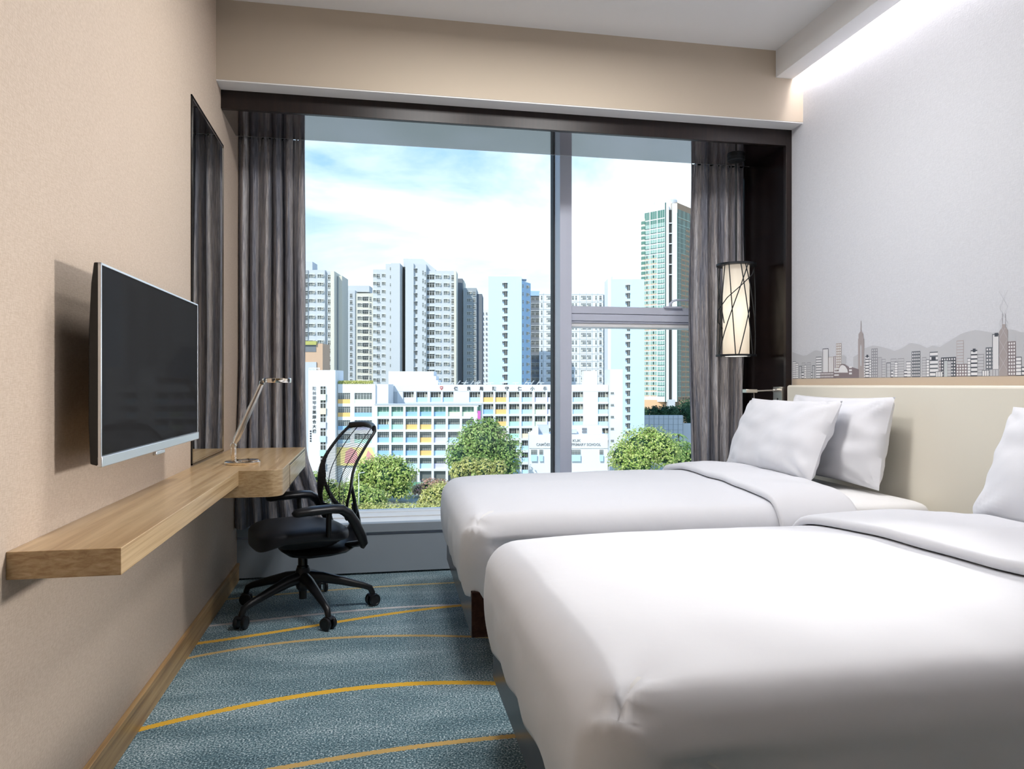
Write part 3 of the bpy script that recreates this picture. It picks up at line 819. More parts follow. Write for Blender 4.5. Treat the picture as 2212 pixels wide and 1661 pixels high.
MB().box(p1.x, p1.x + 0.014, -0.012, 0.008, p1.z + 0.002, p1.z + 0.018).build('neck', 'chrome', lp, bevel=0.003)

# ------------------------------------------------------------------ office chair
ch = thing('office_chair', 'black swivel office chair with mesh back and armrests', 'chair', (-0.322, 3.716, 0), rad(20))
wa = [rad(222 + 72 * k - 20) for k in range(5)]
for a in wa:
    d = Vector((math.cos(a), math.sin(a), 0))
    g = MB()
    pts = [d * 0.028 + Vector((0, 0, 0.165)), d * 0.09 + Vector((0, 0, 0.158)), d * 0.19 + Vector((0, 0, 0.132)), d * 0.29 + Vector((0, 0, 0.102)), d * 0.322 + Vector((0, 0, 0.088)), d * 0.334 + Vector((0, 0, 0.062)), d * 0.335 + Vector((0, 0, 0.045))]
    g.tube(pts, [(0.026, 0.030), (0.025, 0.027), (0.021, 0.021), (0.016, 0.016), (0.015, 0.015), (0.013, 0.014), (0.011, 0.011)], 12)
    leg = g.build('leg', 'black_plastic', ch, smooth=50)
    c = d * 0.335
    sd = Vector((-math.sin(a + 0.5), math.cos(a + 0.5), 0))
    w = MB()
    for s in (-1, 1):
        m_ = MB().lathe([(0.006, -0.010), (0.024, -0.010), (0.0285, -0.006), (0.0295, 0.0), (0.0285, 0.007), (0.022, 0.0085), (0.020, 0.0065), (0.004, 0.0065)], seg=24)
        b0 = len(w.v)
        rotm = Vector((0, 0, 1)).rotation_difference(sd * s).to_matrix()
        for vv in m_.v:
            p = rotm @ Vector(vv) + c + sd * (s * 0.019) + Vector((0, 0, 0.0295))
            w.v.append(tuple(p))
        for fc in m_.f:
            w.f.append(tuple(b0 + i for i in fc)); w.m.append(0)
    w.tube([c + Vector((0, 0, 0.05)) - sd * 0.012, c + Vector((0, 0, 0.05)) + sd * 0.012], [(0.022, 0.010)] * 2, 12)
    w.build('caster', 'black_plastic', leg, smooth=40)
MB().lathe([(0.0, 0.062), (0.018, 0.062), (0.019, 0.10), (0.030, 0.112), (0.033, 0.125), (0.036, 0.16), (0.036, 0.19), (0.032, 0.205), (0.030, 0.212), (0.0, 0.212)], seg=28).build('hub', 'black_plastic', ch, smooth=40)
MB().lathe([(0.0, 0.205), (0.028, 0.205), (0.028, 0.222), (0.023, 0.225), (0.023, 0.275), (0.014, 0.277), (0.014, 0.30), (0.0, 0.30)], seg=24).build('gas_lift', 'black_gloss', ch, smooth=40)
# under-seat mechanism sweeping back into the back support
me_ = MB()
me_.tube([(-0.10, 0, 0.312), (-0.07, 0, 0.300), (0.0, 0, 0.293), (0.10, 0, 0.291), (0.17, 0, 0.297), (0.23, 0, 0.322), (0.262, 0, 0.372), (0.268, 0, 0.43), (0.258, 0, 0.50)],
         [(0.09, 0.012), (0.12, 0.022), (0.14, 0.028), (0.14, 0.026), (0.14, 0.024), (0.13, 0.020), (0.10, 0.016), (0.055, 0.012), (0.035, 0.010)], 16)
me_.build('seat_mechanism', 'black_plastic', ch, smooth=60)
def seat_fn(part):
    def q(u, v):
        a = 2 * PI * u
        ex = lambda w, p: math.copysign(abs(w) ** p, w)
        px = ex(math.cos(a), 0.62); py = ex(math.sin(a), 0.55)
        if part == 'top':
            b = v * PI - PI / 2
            sc2 = abs(math.cos(b)) ** 0.32; zz = ex(math.sin(b), 0.7)
            x = -0.022 + px * 0.216 * sc2; y = py * 0.235 * sc2
            mid = 0.398; hz = 0.032
            z = mid + zz * hz
            z += 0.010 * (1 - (y / 0.24) ** 2) * (1 if zz > 0 else 0)
            z -= 0.022 * max(0, (x - 0.02) / 0.2)
            fr_ = max(0.0, (-x - 0.11) / 0.126)
            z -= 0.020 * fr_ ** 2 + (0.036 * fr_ ** 1.6 if zz < 0 else 0)
            return (x, y, z)
        sc2 = 1.0
        x = 0.005 + px * 0.19 * (1 - 0.3 * v); y = py * 0.215 * (1 - 0.35 * v)
        z = 0.374 - 0.045 * v
        return (x, y, z)
    return q
s1 = MB(); s1.grid(seat_fn('top'), 56, 22, close_u=True)
s1.build('seat_cushion', 'chair_fabric', ch, smooth=True, merge=True)
s2 = MB(); s2.grid(seat_fn('pan'), 48, 8, close_u=True)
k = len(s2.v)
s2.f.append(tuple(i * 8 + 7 for i in range(48))); s2.m.append(0)
s2.build('seat_pan', 'black_plastic', ch, smooth=50)
# backrest: profile (x, z) along the height
BP = [(0.172, 0.470), (0.156, 0.53), (0.150, 0.59), (0.160, 0.65), (0.187, 0.71), (0.226, 0.77), (0.270, 0.83), (0.306, 0.872), (0.314, 0.886)]
def bprof(t):
    s = t * (len(BP) - 1); i = min(int(s), len(BP) - 2); q = s - i
    p0_ = BP[max(i - 1, 0)]; p1_ = BP[i]; p2_ = BP[i + 1]; p3_ = BP[min(i + 2, len(BP) - 1)]
    def cr(k_):
        return 0.5 * (2 * p1_[k_] + (p2_[k_] - p0_[k_]) * q + (2 * p0_[k_] - 5 * p1_[k_] + 4 * p2_[k_] - p3_[k_]) * q * q + (3 * p1_[k_] - p0_[k_] - 3 * p2_[k_] + p3_[k_]) * q ** 3)
    return cr(0), cr(1)
def bw(t):
    return 0.165 + 0.070 * math.sin(PI * min(1, t * 0.9 + 0.12)) ** 0.8 + 0.012 * t
def curve_in(yn):
    return 0.030 * yn * yn * -1
for s in (-1, 1):
    g = MB()
    pp, rr_ = [], []
    for i in range(19):
        t = i / 18
        x, z = bprof(t)
        wdt = 0.009 + 0.024 * math.exp(-((t - 0.30) / 0.16) ** 2)
        pp.append((x + curve_in(1) + 0.006 + wdt, s * bw(t), z))
        rr_.append((0.010, wdt) if True else 0)
    g.tube(pp, [(0.007, w_[1]) for w_ in rr_], 12)
    g.build('back_frame_side', 'black_plastic', ch, smooth=50)
    # support strut behind the frame, leaving a slot
    g = MB()
    g.tube([(0.225, s * 0.04, 0.45), (0.218, s * 0.11, 0.470), (0.205, s * 0.175, 0.50), (0.186, s * 0.213, 0.55), (0.172, s * 0.228, 0.60), (0.164, s * 0.231, 0.645)], [(0.012, 0.014), (0.012, 0.015), (0.011, 0.014), (0.009, 0.012), (0.008, 0.011), (0.005, 0.006)], 12)
    g.build('back_strut', 'black_plastic', ch, smooth=50)
g = MB()
pp = []
for i in range(15):
    yn = -1 + 2 * i / 14
    x, z = bprof(1.0)
    pp.append((x + curve_in(yn) + 0.012, yn * (bw(1.0) + 0.002), z + 0.012 * (1 - yn * yn)))
g.tube(pp, [(0.011, 0.016)] * 15, 12)
g.build('top_rail', 'black_plastic', ch, smooth=50)
g = MB()
pp = [(bprof(0)[0] + curve_in(-1 + 2 * i / 10) + 0.012, (-1 + 2 * i / 10) * bw(0), 0.472) for i in range(11)]
g.tube(pp, [(0.010, 0.018)] * 11, 10)
g.build('lower_rail', 'black_plastic', ch, smooth=50)
cd = MB()
NC = 66
for i in range(NC):
    t = 0.02 + 0.965 * i / (NC - 1)
    x, z = bprof(t); w_ = bw(t)
    pts = []
    for j in range(9):
        yn = -1 + 2 * j / 8
        pts.append((x + curve_in(yn) + 0.010, yn * w_, z + (0.012 * (1 - yn * yn) * t)))
    cd.tube(pts, 0.0014, 4, caps=False)
co = cd.build('back_mesh', 'mesh_cord', ch); co['kind'] = 'stuff'
for yn in (-0.42, 0.42):
    g = MB()
    pts = []
    for i in range(25):
        t = 0.02 + 0.96 * i / 24
        x, z = bprof(t)
        yy = yn * bw(t) * (0.75 + 0.5 * t)
        pts.append((x + curve_in(yn) + 0.008, yy, z + 0.012 * (1 - yn * yn) * t))
    g.tube(pts, 0.0022, 6)
    g.build('seam', 'black_plastic', ch)
for s in (-1, 1):
    g = MB()
    ay = s * 0.262
    g.tube([(-0.115, ay, 0.516), (-0.10, ay, 0.521), (-0.03, ay, 0.527), (0.06, ay, 0.529), (0.105, ay, 0.524), (0.142, ay, 0.500), (0.172, ay, 0.455), (0.203, ay * 0.99, 0.392), (0.217, ay * 0.97, 0.352), (0.211, ay * 0.95, 0.332)],
           [(0.020, 0.010), (0.038, 0.018), (0.044, 0.021), (0.044, 0.021), (0.038, 0.022), (0.030, 0.023), (0.025, 0.024), (0.024, 0.024), (0.022, 0.020), (0.014, 0.010)], 16)
    ar = g.build('armrest', 'black_plastic', ch, smooth=60)
    g = MB()
    g.tube([(0.214, ay * 0.97, 0.358), (0.214, ay * 0.7, 0.338), (0.20, ay * 0.35, 0.318)], [(0.018, 0.016), (0.018, 0.016), (0.024, 0.014)], 12)
    g.build('arm_bracket', 'black_plastic', ch, smooth=60)
    MB().tube([(0.05, ay, 0.512), (0.05, ay * 0.97, 0.47), (0.055, ay * 0.90, 0.40)], [(0.020, 0.012)] * 3, 12).build('arm_support', 'black_plastic', ar, smooth=60)

# ------------------------------------------------------------------ curtains
def curtain(name, label, x0, x1, fy, z0, z1, folds, seed, amp=0.038, gather=None):
    t = thing(name, label, 'curtain', ((x0 + x1) / 2, fy(0.5), 0.0), 0, 'grey striped window curtains')
    random.seed(int(seed * 10))
    NU, NV = 200, 70
    ph = []
    acc = 0
    for i in range(NU + 1):
        acc += 1.0 + 1.05 * nz(i / NU * 6.0, seed, 0, 1.0)
        ph.append(acc)
    xm, ym = (x0 + x1) / 2, fy(0.5)
    def fn(u, v):
        z = z1 + (z0 - z1) * v
        i = min(NU, int(round(u * NU)))
        p_ = ph[i] / acc * folds * 2 * PI + seed + 1.3 * nz(u * 3, z * 0.8 + seed, 0, 1.0)
        top = math.exp(-v / 0.035)
        a = amp * (0.62 + 0.38 * smooth01(v * 2)) * (1 - 0.45 * top)
        off = math.sin(p_) + 0.28 * math.sin(2 * p_ + 0.7)
        k_ = smooth01((v - 0.55) / 0.4)
        a *= 1.0 + 0.5 * nz(u * 5 + seed, 0.3, 0, 1.0)
        y = 4.415 + (fy(u) - 4.415) * k_ + a * off + 0.010 * nz(u * 14, z * 1.5, seed, 1.0)
        y += top * 0.010 * math.sin(u * folds * 3 * 2 * PI)
        wd = 1.0
        if gather: wd = gather(v)
        x = x0 + (x1 - x0) * u * wd + (0.010 * math.cos(p_) if 0.02 < u < 0.98 else 0.0)
        zz = z + (0.008 * math.sin(u * folds * 3 * 2 * PI + 1) if v == 0 else 0) 
        return (x - xm, y - ym, zz)
    g = MB(); g.grid(fn, NU, NV)
    o = g.build('drape', 'curtain_cloth', t, smooth=True)
    sm = o.modifiers.new('thick', 'SOLIDIFY'); sm.thickness = 0.003
    h_ = MB()
    n = int(folds * 3)
    for i in range(n):
        u = (i + 0.5) / n
        p = fn(u, 0.004)
        h_.tube([(p[0], p[1] - 0.006, p[2] + 0.012), (p[0] + 0.002, p[1] - 0.009, p[2] - 0.02), (p[0], p[1] - 0.004, p[2] - 0.07)], [(0.006, 0.005), (0.005, 0.006), (0.002, 0.002)], 6)
    h_.build('pleat_heading', 'curtain_cloth', o, smooth=60)['kind'] = 'stuff'
    tr = MB().box(x0 - xm + (0.07 if x0 > 0 else 0.0), x1 - xm - (0.07 if x0 < 0 else 0.0), 0.075, 0.09, z1 - 0.05, z1 + 0.12)  # dark board added behind the heading to block the sky gap
    tr.build('sky_gap_board', 'black_plastic', t)
    return t
curtain('curtain', 'left grey striped curtain beside the desk, gathered in deep folds', -0.735, -0.372, lambda u: 4.30 + 0.14 * u if u < 0.5 else 4.37 + 0.30 * (u - 0.5), 0.304, 2.507, 5.6, 2.3, 0.052, lambda v: 1.0 + 0.30 * smooth01((v - 0.80) / 0.2))
curtain('curtain', 'right grey striped curtain behind the hanging lamp', 2.012, 2.364, lambda u: 4.44 - 0.02 * u, 0.304, 2.506, 4.6, 6.1, 0.050)

# ------------------------------------------------------------------ hanging lamp
pn = thing('pendant_lamp', 'hanging cylinder lamp with black crossed rods round lit glass', 'lamp', (2.185, 4.158, 0))
zb, zt, R0 = 1.276, 1.826, 0.114
MB().lathe([(0.0, 2.483), (0.052, 2.483), (0.052, 2.462), (0.048, 2.458), (0.0, 2.458)], seg=32).build('ceiling_rose', 'pendant_iron', pn, smooth=40)
MB().tube([(0, 0, zt), (0, 0, 2.46)], 0.0055, 10).build('rod', 'pendant_iron', pn, smooth=40)
def ringmesh(z, r0, r1, h_):
    RS2 = [(r1, -h_), (r1, h_), (r0, h_), (r0, -h_), (r1, -h_)]
    g = MB(); g.grid(lambda u, v: (RS2[int(round(v * 4))][0] * math.cos(2 * PI * u), RS2[int(round(v * 4))][0] * math.sin(2 * PI * u), z + RS2[int(round(v * 4))][1]), 48, 5, close_u=True)
    return g
ringmesh(zt, 0.060, R0 + 0.004, 0.006).build('top_ring', 'pendant_iron', pn, smooth=40, merge=True)
ringmesh(zb, 0.082, R0 + 0.006, 0.006).build('bottom_ring', 'pendant_iron', pn, smooth=40, merge=True)
MB().lathe([(0.0, zt - 0.004), (0.084, zt - 0.004), (0.084, zt + 0.003), (0.0, zt + 0.003)], seg=40).build('top_disc', 'pendant_iron', pn, smooth=40)
gl = MB(); gl.grid(lambda u, v: (0.078 * math.cos(2 * PI * u), 0.078 * math.sin(2 * PI * u), zb + 0.004 + (zt - zb - 0.008) * v), 40, 14, close_u=True)
gl.build('glass_tube', 'lamp_glass', pn, smooth=True)
MB().lathe([(0.0, zb - 0.003), (0.076, zb - 0.003), (0.076, zb + 0.001), (0.0, zb + 0.001)], seg=32).build('bottom_diffuser', 'lamp_diffuser', pn, smooth=40)
bars = [(208, 176, 0, 1), (221, 241, 0, 1), (281, 181, 0, 1), (256, 301, 0, 1), (270, 345, 0, 1), (320, 250, 0.47, 1), (165, 226, 0, 0.65),
        (20, 54, 0, 1), (60, 20, 0, 1), (90, 130, 0, 1), (140, 100, 0, 1), (352, 318, 0, 1), (340, 8, 0, 1), (120, 156, 0, 1)]
for a0, a1, t0, t1 in bars:
    g = MB(); pts = []
    for i in range(9):
        s = t0 + (t1 - t0) * i / 8
        a = rad(a0 + (a1 - a0) * s)
        pts.append(((R0 - 0.002) * math.cos(a), (R0 - 0.002) * math.sin(a), zt + (zb - zt) * s))
    g.tube(pts, 0.0031, 6)
    g.build('bar', 'pendant_iron', pn, smooth=60)

# reading lamp on the dark side panel
rl = thing('reading_lamp', 'small brushed metal swing arm reading lamp on the dark panel', 'lamp', (XR - 0.034, 3.965, 1.04))
rlp = MB().box(-0.020, 0.0, -0.045, 0.05, -0.046, 0.046)
rlp = rlp.build('wall_plate', 'steel', rl, bevel=0.002)
MB().lathe([(0.0, -0.0215), (0.007, -0.0215), (0.008, -0.019)], (0.0, 0.0, -0.026), 20, 'x').build('dimmer_knob', 'gasket_black', rlp, smooth=40)
MB().lathe([(0.0, -0.048), (0.009, -0.048), (0.010, -0.044), (0.010, -0.018), (0.0, -0.018)], (0, 0.0, 0.026), 20, 'x').build('pivot', 'steel', rl, smooth=40)
MB().tube([(-0.04, 0.0, 0.026), (-0.150, 0.0, 0.022)], 0.0055, 12).build('arm', 'steel', rl, smooth=40)
MB().box(-0.232, -0.162, -0.025, 0.022, 0.012, 0.032).build('lamp_head', 'steel', rl, bevel=0.0015)
MB().tube([(-0.150, 0.0, 0.022), (-0.164, 0.0, 0.022)], 0.0075, 12).build('swivel', 'chrome', rl, smooth=40)
MB().tube([(-0.171, 0.0, 0.014), (-0.170, 0.0, -0.036)], 0.0022, 8).build('toggle', 'chrome', rl, smooth=40)

# bodies of the added ceiling fill lamps (out of frame)
for (lx, ly), lb in zip(FILL_LAMPS, ('added unseen ceiling fill light nearer the desk', 'added unseen ceiling fill light nearer the beds')):
    c_ = thing('ceiling_fill_lamp', lb, 'ceiling light', (lx, ly, CEIL), 0, 'added ceiling fill lights')
    MB().lathe([(0.0, 0.0), (0.26, 0.0), (0.26, -0.05), (0.245, -0.055), (0.24, -0.045), (0.0, -0.045)], seg=36).build('housing', 'white_paint', c_, smooth=40)
bl_ = thing('side_fill_lamp', 'added unseen fill lamp on the right wall near the viewer', 'lamp', (XR, 1.95, 1.38))  # body added to go with the side fill light
MB().box(-0.02, 0, -0.05, 0.05, -0.05, 0.05).build('wall_plate', 'steel', bl_, bevel=0.002)
MB().tube([(-0.02, 0, -0.03), (-0.24, 0, -0.16)], 0.008, 10).build('arm', 'steel', bl_, smooth=40)

# ------------------------------------------------------------------ the city outside
GZ = -24.5
def city(c, d, z=0.0):
    # lateral offset and distance from the viewpoint (street grid turned by YAW from the room) -> world
    return (c * CY + d * SY, -c * SY + d * CY, z)
mat('conc_white', (0.72, 0.75, 0.76), 0.8)
mat('conc_pale', (0.50, 0.535, 0.55), 0.85)
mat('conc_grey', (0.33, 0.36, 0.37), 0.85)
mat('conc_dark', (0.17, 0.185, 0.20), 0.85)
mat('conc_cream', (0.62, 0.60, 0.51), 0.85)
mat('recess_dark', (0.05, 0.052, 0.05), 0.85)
mat('sky_blue_paint', (0.52, 0.67, 0.80), 0.8)
mat('mid_blue_paint', (0.32, 0.48, 0.64), 0.8)
mat('brown_render', (0.55, 0.38, 0.26), 0.85)
mat('pane_dark', (0.055, 0.060, 0.055), 0.25)
mat('pane_grey', (0.16, 0.18, 0.175), 0.3)
mat('pane_green', (0.10, 0.22, 0.18), 0.15)
mat('pane_green_dark', (0.03, 0.09, 0.075), 0.12)
mat('pane_pale', (0.26, 0.42, 0.37), 0.2)
mat('win_frame', (0.66, 0.68, 0.66), 0.6)
mat('ac_box', (0.70, 0.66, 0.56), 0.7)
mat('tile_peach', (0.74, 0.47, 0.27), 0.8)
mat('tile_brown', (0.30, 0.21, 0.14), 0.8)
mat('panel_blue', (0.30, 0.52, 0.74), 0.7)
mat('panel_sky', (0.48, 0.70, 0.84), 0.7)
mat('panel_mint', (0.42, 0.72, 0.58), 0.7)
mat('panel_orange', (0.86, 0.55, 0.20), 0.7)
mat('panel_lime', (0.68, 0.80, 0.58), 0.7)
mat('panel_lilac', (0.62, 0.62, 0.80), 0.7)
mat('panel_cream', (0.86, 0.72, 0.50), 0.7)
mat('sign_black', (0.03, 0.03, 0.032), 0.7)
mat('sign_grey', (0.22, 0.23, 0.24), 0.7)
mat('emblem_red', (0.55, 0.09, 0.07), 0.7)
mat('mural_pink', (0.62, 0.30, 0.30), 0.8)
mat('mural_yellow', (0.78, 0.66, 0.28), 0.8)
mat('mural_green', (0.45, 0.62, 0.46), 0.8)
mat('mural_blue', (0.42, 0.60, 0.72), 0.8)
mat('banner_magenta', (0.62, 0.14, 0.48), 0.7)
mat('court_green', (0.16, 0.42, 0.28), 0.8)
mat('trunk_bark', (0.16, 0.11, 0.07), 0.9)
m = mat('street_ground', (0.42, 0.43, 0.40), 0.9)
n = N(m, 'ShaderNodeTexNoise', Scale=0.06, Detail=5.0); L(m, coords(m), n.inputs['Vector'])
L(m, ramp(m, n.outputs['Fac'], [(0.4, (0.36, 0.38, 0.32)), (0.6, (0.46, 0.47, 0.43))]), bsdf(m).inputs['Base Color'])
def leaf_mat(name, c1, c2, c3):
    m = mat(name, c1, 0.6, spec=0.3)
    g = N(m, 'ShaderNodeNewGeometry')
    L(m, ramp(m, g.outputs['Random Per Island'], [(0.0, c1), (0.6, c2), (1.0, c3)]), bsdf(m).inputs['Base Color'])
    out = m.node_tree.nodes['Material Output']
    tr = N(m, 'ShaderNodeBsdfTranslucent'); tr.inputs['Color'].default_value = (*c3, 1)
    mx = N(m, 'ShaderNodeMixShader'); mx.inputs['Fac'].default_value = 0.25
    L(m, bsdf(m).outputs[0], mx.inputs[1]); L(m, tr.outputs[0], mx.inputs[2]); L(m, mx.outputs[0], out.inputs['Surface'])
leaf_mat('leaf_mid', (0.12, 0.24, 0.06), (0.25, 0.38, 0.10), (0.46, 0.56, 0.20))
leaf_mat('leaf_bright', (0.20, 0.34, 0.07), (0.42, 0.53, 0.14), (0.70, 0.72, 0.30))
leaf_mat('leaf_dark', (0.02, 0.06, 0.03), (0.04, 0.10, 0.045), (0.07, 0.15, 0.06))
leaf_mat('leaf_yellow', (0.36, 0.40, 0.10), (0.55, 0.55, 0.18), (0.70, 0.66, 0.30))
leaf_mat('petal_pink', (0.60, 0.26, 0.30), (0.70, 0.45, 0.35), (0.50, 0.50, 0.22))

gr = MB(); gr.quad((-900, 30, GZ), (900, 30, GZ), (900, 1500, GZ), (-900, 1500, GZ))
structure(gr.build('ground', 'street_ground'), 'street level ground far below the window')

mat('hill_green', (0.16, 0.24, 0.15), 0.9)
hl = MB()
hl.grid(lambda u, v: (-1000 + 890 * u, 640 + 420 * v, GZ + 95 * math.sin(PI * u) ** 0.7 * math.sin(PI * v) * (0.75 + 0.35 * noise.noise(Vector((u * 5, v * 2, 0.4))))), 40, 14)
structure(hl.build('hill', 'hill_green', smooth=True), 'low green hill beyond the left edge of the view')

# windows, as unit meshes (1 wide, 1 high, real depth in y; the wall face is y = 0)
def wmesh(name, parts, mats):
    g = MB()
    for p in parts:
        g.box(*p)
    return g.mesh(name, mats)
WM = {}
F_ = 'win_frame'
# plain four-light casement
WM['casement'] = wmesh('window_casement', [(-.5, .5, -.04, .3, 0, 1, 1), (-.5, -.42, -.12, .1, 0, 1, 0), (.42, .5, -.12, .1, 0, 1, 0), (-.04, .04, -.12, .1, 0, 1, 0), (-.42, .42, -.12, .1, .60, .68, 0), (-.58, .58, -.35, .1, -.06, 0, 0)], [F_, 'pane_dark'])
# wide window, three lights under a shaded head
WM['wide'] = wmesh('window_wide', [(-.5, .5, -.04, .3, 0, 1, 1), (-.5, -.46, -.12, .1, 0, 1, 0), (.46, .5, -.12, .1, 0, 1, 0), (-.19, -.15, -.12, .1, 0, 1, 0), (.15, .19, -.12, .1, 0, 1, 0), (-.46, .46, -.12, .1, .66, .70, 0), (-.52, .52, -.5, .1, 1.0, 1.08, 0)], [F_, 'pane_dark'])
WM['wide_pale'] = wmesh('window_wide_pale', [(-.5, .5, -.04, .3, 0, 1, 1), (-.5, -.44, -.12, .1, 0, 1, 0), (.44, .5, -.12, .1, 0, 1, 0), (-.19, -.13, -.12, .1, 0, 1, 0), (.13, .19, -.12, .1, 0, 1, 0), (-.46, .46, -.12, .1, .62, .68, 0), (-.44, -.19, -.06, .1, .1, .5, 2)], [F_, 'pane_grey', 'ac_box'])
# pane beside an air conditioner box with a white hood
WM['cooler'] = wmesh('window_with_cooler', [(-.5, .12, -.04, .3, 0.1, 1, 1), (-.5, -.46, -.12, .1, .1, 1, 0), (-.18, -.13, -.12, .1, .1, 1, 0), (-.5, .5, -.40, .1, 1.0, 1.10, 0), (.18, .5, -.55, .1, .42, .95, 2), (.22, .46, -.58, -.5, .52, .90, 1), (.12, .5, -.45, .1, .34, .42, 0)], [F_, 'pane_grey', 'ac_box'])
WM['slot'] = wmesh('window_slot', [(-.5, .5, -.04, .3, 0, 1, 1), (-.6, .6, -.15, .1, -.06, 0, 0), (-.5, .5, -.10, .1, .58, .64, 0)], [F_, 'pane_grey'])
WM['stair'] = wmesh('window_stair', [(-.12, .5, -.04, .3, 0, 1, 1), (-.16, -.10, -.15, .1, 0, 1, 0), (.17, .22, -.12, .1, 0, 1, 0), (-.5, -.16, -.6, .1, .56, .92, 2), (-.46, -.2, -.63, -.55, .62, .86, 1), (-.5, .5, -.4, .1, .95, 1.02, 0)], [F_, 'pane_dark', 'conc_grey'])
WM['class'] = wmesh('window_classroom', [(-.5, .5, -.05, .3, 0, 1, 1)] + [(-.5 + i / 6 - .011, -.5 + i / 6 + .011, -.14, .05, 0, 1, 0) for i in range(7)] + [(-.5, .5, -.14, .05, .70, .75, 0), (-.5, .5, -.14, .05, .96, 1, 0)], [F_, 'pane_grey'])
WM['gallery'] = wmesh('window_gallery', [(-.5, .5, -.05, .3, 0, 1, 1), (.22, .30, -.25, .1, 0, 1, 2), (-.5, .5, -.12, .1, .90, 1, 0), (-.5, -.46, -.2, .1, 0, 1, 0), (.36, .44, -.10, .1, .0, .6, 2), (-.22, -.19, -.1, .1, 0, .9, 0), (-.02, .01, -.1, .1, 0, .9, 0)], [F_, 'pane_dark', 'conc_cream'])
WM['glazed'] = wmesh('window_glazed', [(-.5, .5, -.05, .3, 0, 1, 1), (-.5, .5, -.12, .1, .94, 1, 0), (-.1, -.07, -.1, .1, 0, 1, 0), (.22, .25, -.1, .1, 0, 1, 0)], [F_, 'pane_green'])
WM['flat'] = wmesh('window_flat', [(-.5, .5, -.06, .3, 0.12, 1, 1), (-.5, .5, -.16, .1, 0.0, .12, 2), (-.14, -.08, -.12, .1, .12, 1, 0), (.2, .26, -.12, .1, .12, 1, 0), (-.5, .5, -.14, .1, .94, 1.0, 0)], [F_, 'pane_pale', 'pane_green_dark'])
WM['flat_peach'] = wmesh('window_flat_peach', [(-.5, .5, -.06, .3, 0.16, 1, 1), (-.5, .5, -.2, .1, 0.0, .14, 2), (-.2, -.14, -.12, .1, .16, 1, 0), (.14, .2, -.12, .1, .16, 1, 0), (-.14, .14, -.09, .1, .3, .92, 3)], [F_, 'pane_pale', 'tile_peach', 'pane_green_dark'])
WM['glass'] = wmesh('window_glass_bay', [(-.5, .5, -.10, .3, .04, 1, 1), (-.5, .5, -.16, .1, 0, .07, 0), (-.02, .02, -.14, .1, 0, 1, 0)], ['pane_pale', 'pane_green_dark'])
WM['pair'] = wmesh('window_pair', [(-.5, -.06, -.05, .3, 0, 1, 1), (.06, .5, -.05, .3, 0, 1, 1), (-.56, .56, -.12, .1, -.08, 0, 0)], ['tile_peach', 'pane_green_dark'])
PANELS = {}
for k_ in ('blue', 'sky', 'mint', 'orange', 'lime', 'lilac', 'cream'):
    PANELS[k_] = MB().box(-.5, .5, -.42, -.30, 0, 1).mesh('spandrel_' + k_, 'panel_' + k_)
PANELS['white'] = MB().box(-.5, .5, -.42, -.30, 0, 1).mesh('spandrel_white', 'conc_white')
def put(name, me, parent, x, y, z, w, h, rz=0.0):
    o = bpy.data.objects.new(name, me); col.objects.link(o); o.parent = parent
    o.location = (x, y, z); o.scale = (w, 1, h); o.rotation_euler = (0, 0, rz)
    return o
def building(name, label, c, d, group=None, cat='building'):
    b = thing(name, label, cat, city(c, d, GZ), -YAW, group)
    b['c0'] = c
    return b
